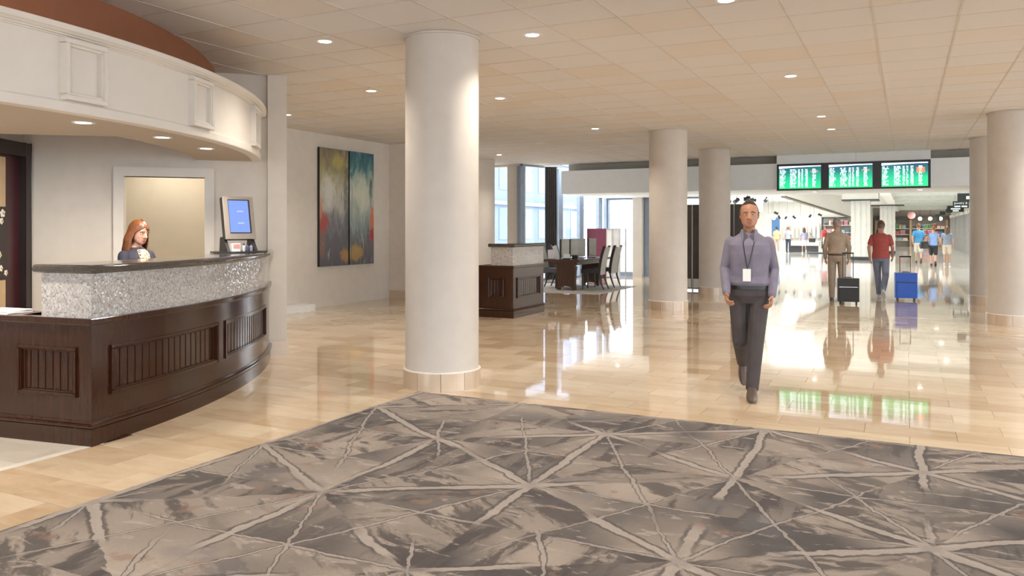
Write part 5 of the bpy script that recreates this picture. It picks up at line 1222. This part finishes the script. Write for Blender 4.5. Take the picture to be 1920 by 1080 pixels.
# traveller in red with a bright blue case
person('traveller in red top and pale jeans walking away with a blue suitcase', (-0.50, 18.95, 0), face_to(0.12, 1.0), cloth('top_red', (0.42, 0.085, 0.075)), cloth('jeans_pale', (0.22, 0.24, 0.32)), HB, SKIN_L, WALK, 0.97, 0.010, False, 'short', 'long', 'short', SHOEW)
suitcase('bright blue rolling suitcase pulled along the marble', (-0.02, 18.75, 0), 0.1, 0.42, 0.24, 0.58, M('case_blue', (0.02, 0.11, 0.55), 0.4), 0.92, BLACK)
# people further down the concourse
person('woman in blue top and black shorts carrying a black shoulder bag', (0.95, 35.9, 0), face_to(0.05, 1.0), cloth('top_sky', (0.20, 0.33, 0.62)), cloth('shorts_black', (0.02, 0.02, 0.025)), hairm('hair_copper', (0.20, 0.08, 0.03)), SKIN_L, WALK, 0.93, 0.016, False, 'none', 'shorts', 'short', BLACK, True)
t = thing('shoulder_bag', 'black shoulder bag at the hip of the woman in blue', 'bag', (0.62, 35.72, 0.72), 0.1)
bm = bmnew(); loft(bm, [(0, 0, 0.0, 0.15, 0.06), (0, 0, 0.12, 0.18, 0.075), (0, 0, 0.28, 0.13, 0.05)], 16); finish('pouch', bm, BLACK, t, 0.8)
bm = bmnew(); tube(bm, [(-0.10, 0, 0.27), (0.02, 0.02, 0.45), (0.16, 0.06, 0.62)], 0.012, 6); finish('strap', bm, BLACK, t); bm = bmnew(); tube(bm, [(0.10, 0, 0.27), (0.14, 0.03, 0.45), (0.17, 0.06, 0.62)], 0.012, 6); finish('strap', bm, BLACK, t)
person('man in teal blue shirt and cream shorts walking away', (0.46, 38.6, 0), face_to(0.0, 1.0), cloth('shirt_teal', (0.04, 0.22, 0.45)), cloth('shorts_cream', (0.58, 0.55, 0.48)), HB, SKIN, WALK, 1.0, 0.018, False, 'short', 'shorts', 'short', SHOEB)
person('woman in grey blue top and beige shorts by the glazed storefronts', (1.50, 37.6, 0), face_to(0.1, 1.0), cloth('top_slate', (0.22, 0.27, 0.36)), cloth('shorts_beige', (0.52, 0.46, 0.38)), HB, SKIN_L, STAND, 0.93, 0.018, False, 'short', 'shorts', 'long', SHOEW, True)
bp, _ = person('person in white shorts wearing a coral red backpack', (-4.26, 50.3, 0), face_to(-0.3, 1.0), cloth('top_white', (0.66, 0.62, 0.58)), cloth('shorts_white', (0.68, 0.66, 0.64)), HB, SKIN_L, STAND, 0.98, 0.020, False, 'short', 'shorts', 'short', SHOEW)
t = thing('backpack', 'coral red backpack on the person in white shorts', 'backpack', (-4.34, 50.05, 1.02), face_to(-0.3, 1.0))
bm = bmnew(); loft(bm, [(0, 0.0, 0.0, 0.14, 0.07), (0, 0.0, 0.10, 0.16, 0.09), (0, 0.0, 0.30, 0.155, 0.085), (0, 0, 0.43, 0.10, 0.05)], 16); finish('pack', bm, M('pack_coral', (0.65, 0.08, 0.09), 0.6), t, 0.8)
bm = bmnew(); box(bm, -0.10, 0.10, 0.07, 0.105, 0.05, 0.22); finish('pocket', bm, M('pack_dark', (0.45, 0.04, 0.05), 0.6), t, bevel=0.01)
person('woman in lavender top and white shorts with long brown hair in the shop', (-5.62, 51.6, 0), face_to(-0.2, 1.0), cloth('top_lavender', (0.36, 0.38, 0.55)), cloth('shorts_bright', (0.70, 0.70, 0.72)), HB, SKIN_L, WALK, 0.92, 0.020, False, 'short', 'shorts', 'long', SHOEW, True)
t = thing('tote_bag', 'dark tote bag beside the woman in white shorts', 'bag', (-5.15, 51.5, 0.68), 0.2)
bm = bmnew(); loft(bm, [(0, 0, 0.0, 0.18, 0.06), (0, 0, 0.24, 0.20, 0.07)], 12); finish('pouch', bm, DARK, t, 0.6); bm = bmnew(); tube(bm, [(-0.14, 0, 0.23), (-0.10, 0, 0.5), (-0.17, 0.02, 0.62), (0.14, 0, 0.23)], 0.012, 6); finish('strap', bm, DARK, t)
person('person in grey blue shirt and dark trousers in front of the white shop wall', (-6.75, 53.2, 0), face_to(0.3, 1.0), cloth('shirt_steel', (0.32, 0.36, 0.45)), cloth('trousers_navy', (0.03, 0.04, 0.07)), HB, SKIN, STAND, 0.95, 0.020, False, 'short', 'long', 'short', BLACK)
person('person in pale yellow top near the blue banner', (-7.55, 53.9, 0), face_to(-0.3, 1.0), cloth('top_yellow', (0.62, 0.52, 0.22)), cloth('trousers_sand', (0.45, 0.36, 0.28)), HD, SKIN, STAND, 0.95, 0.020, False, 'short', 'long', 'short', SHOEW)
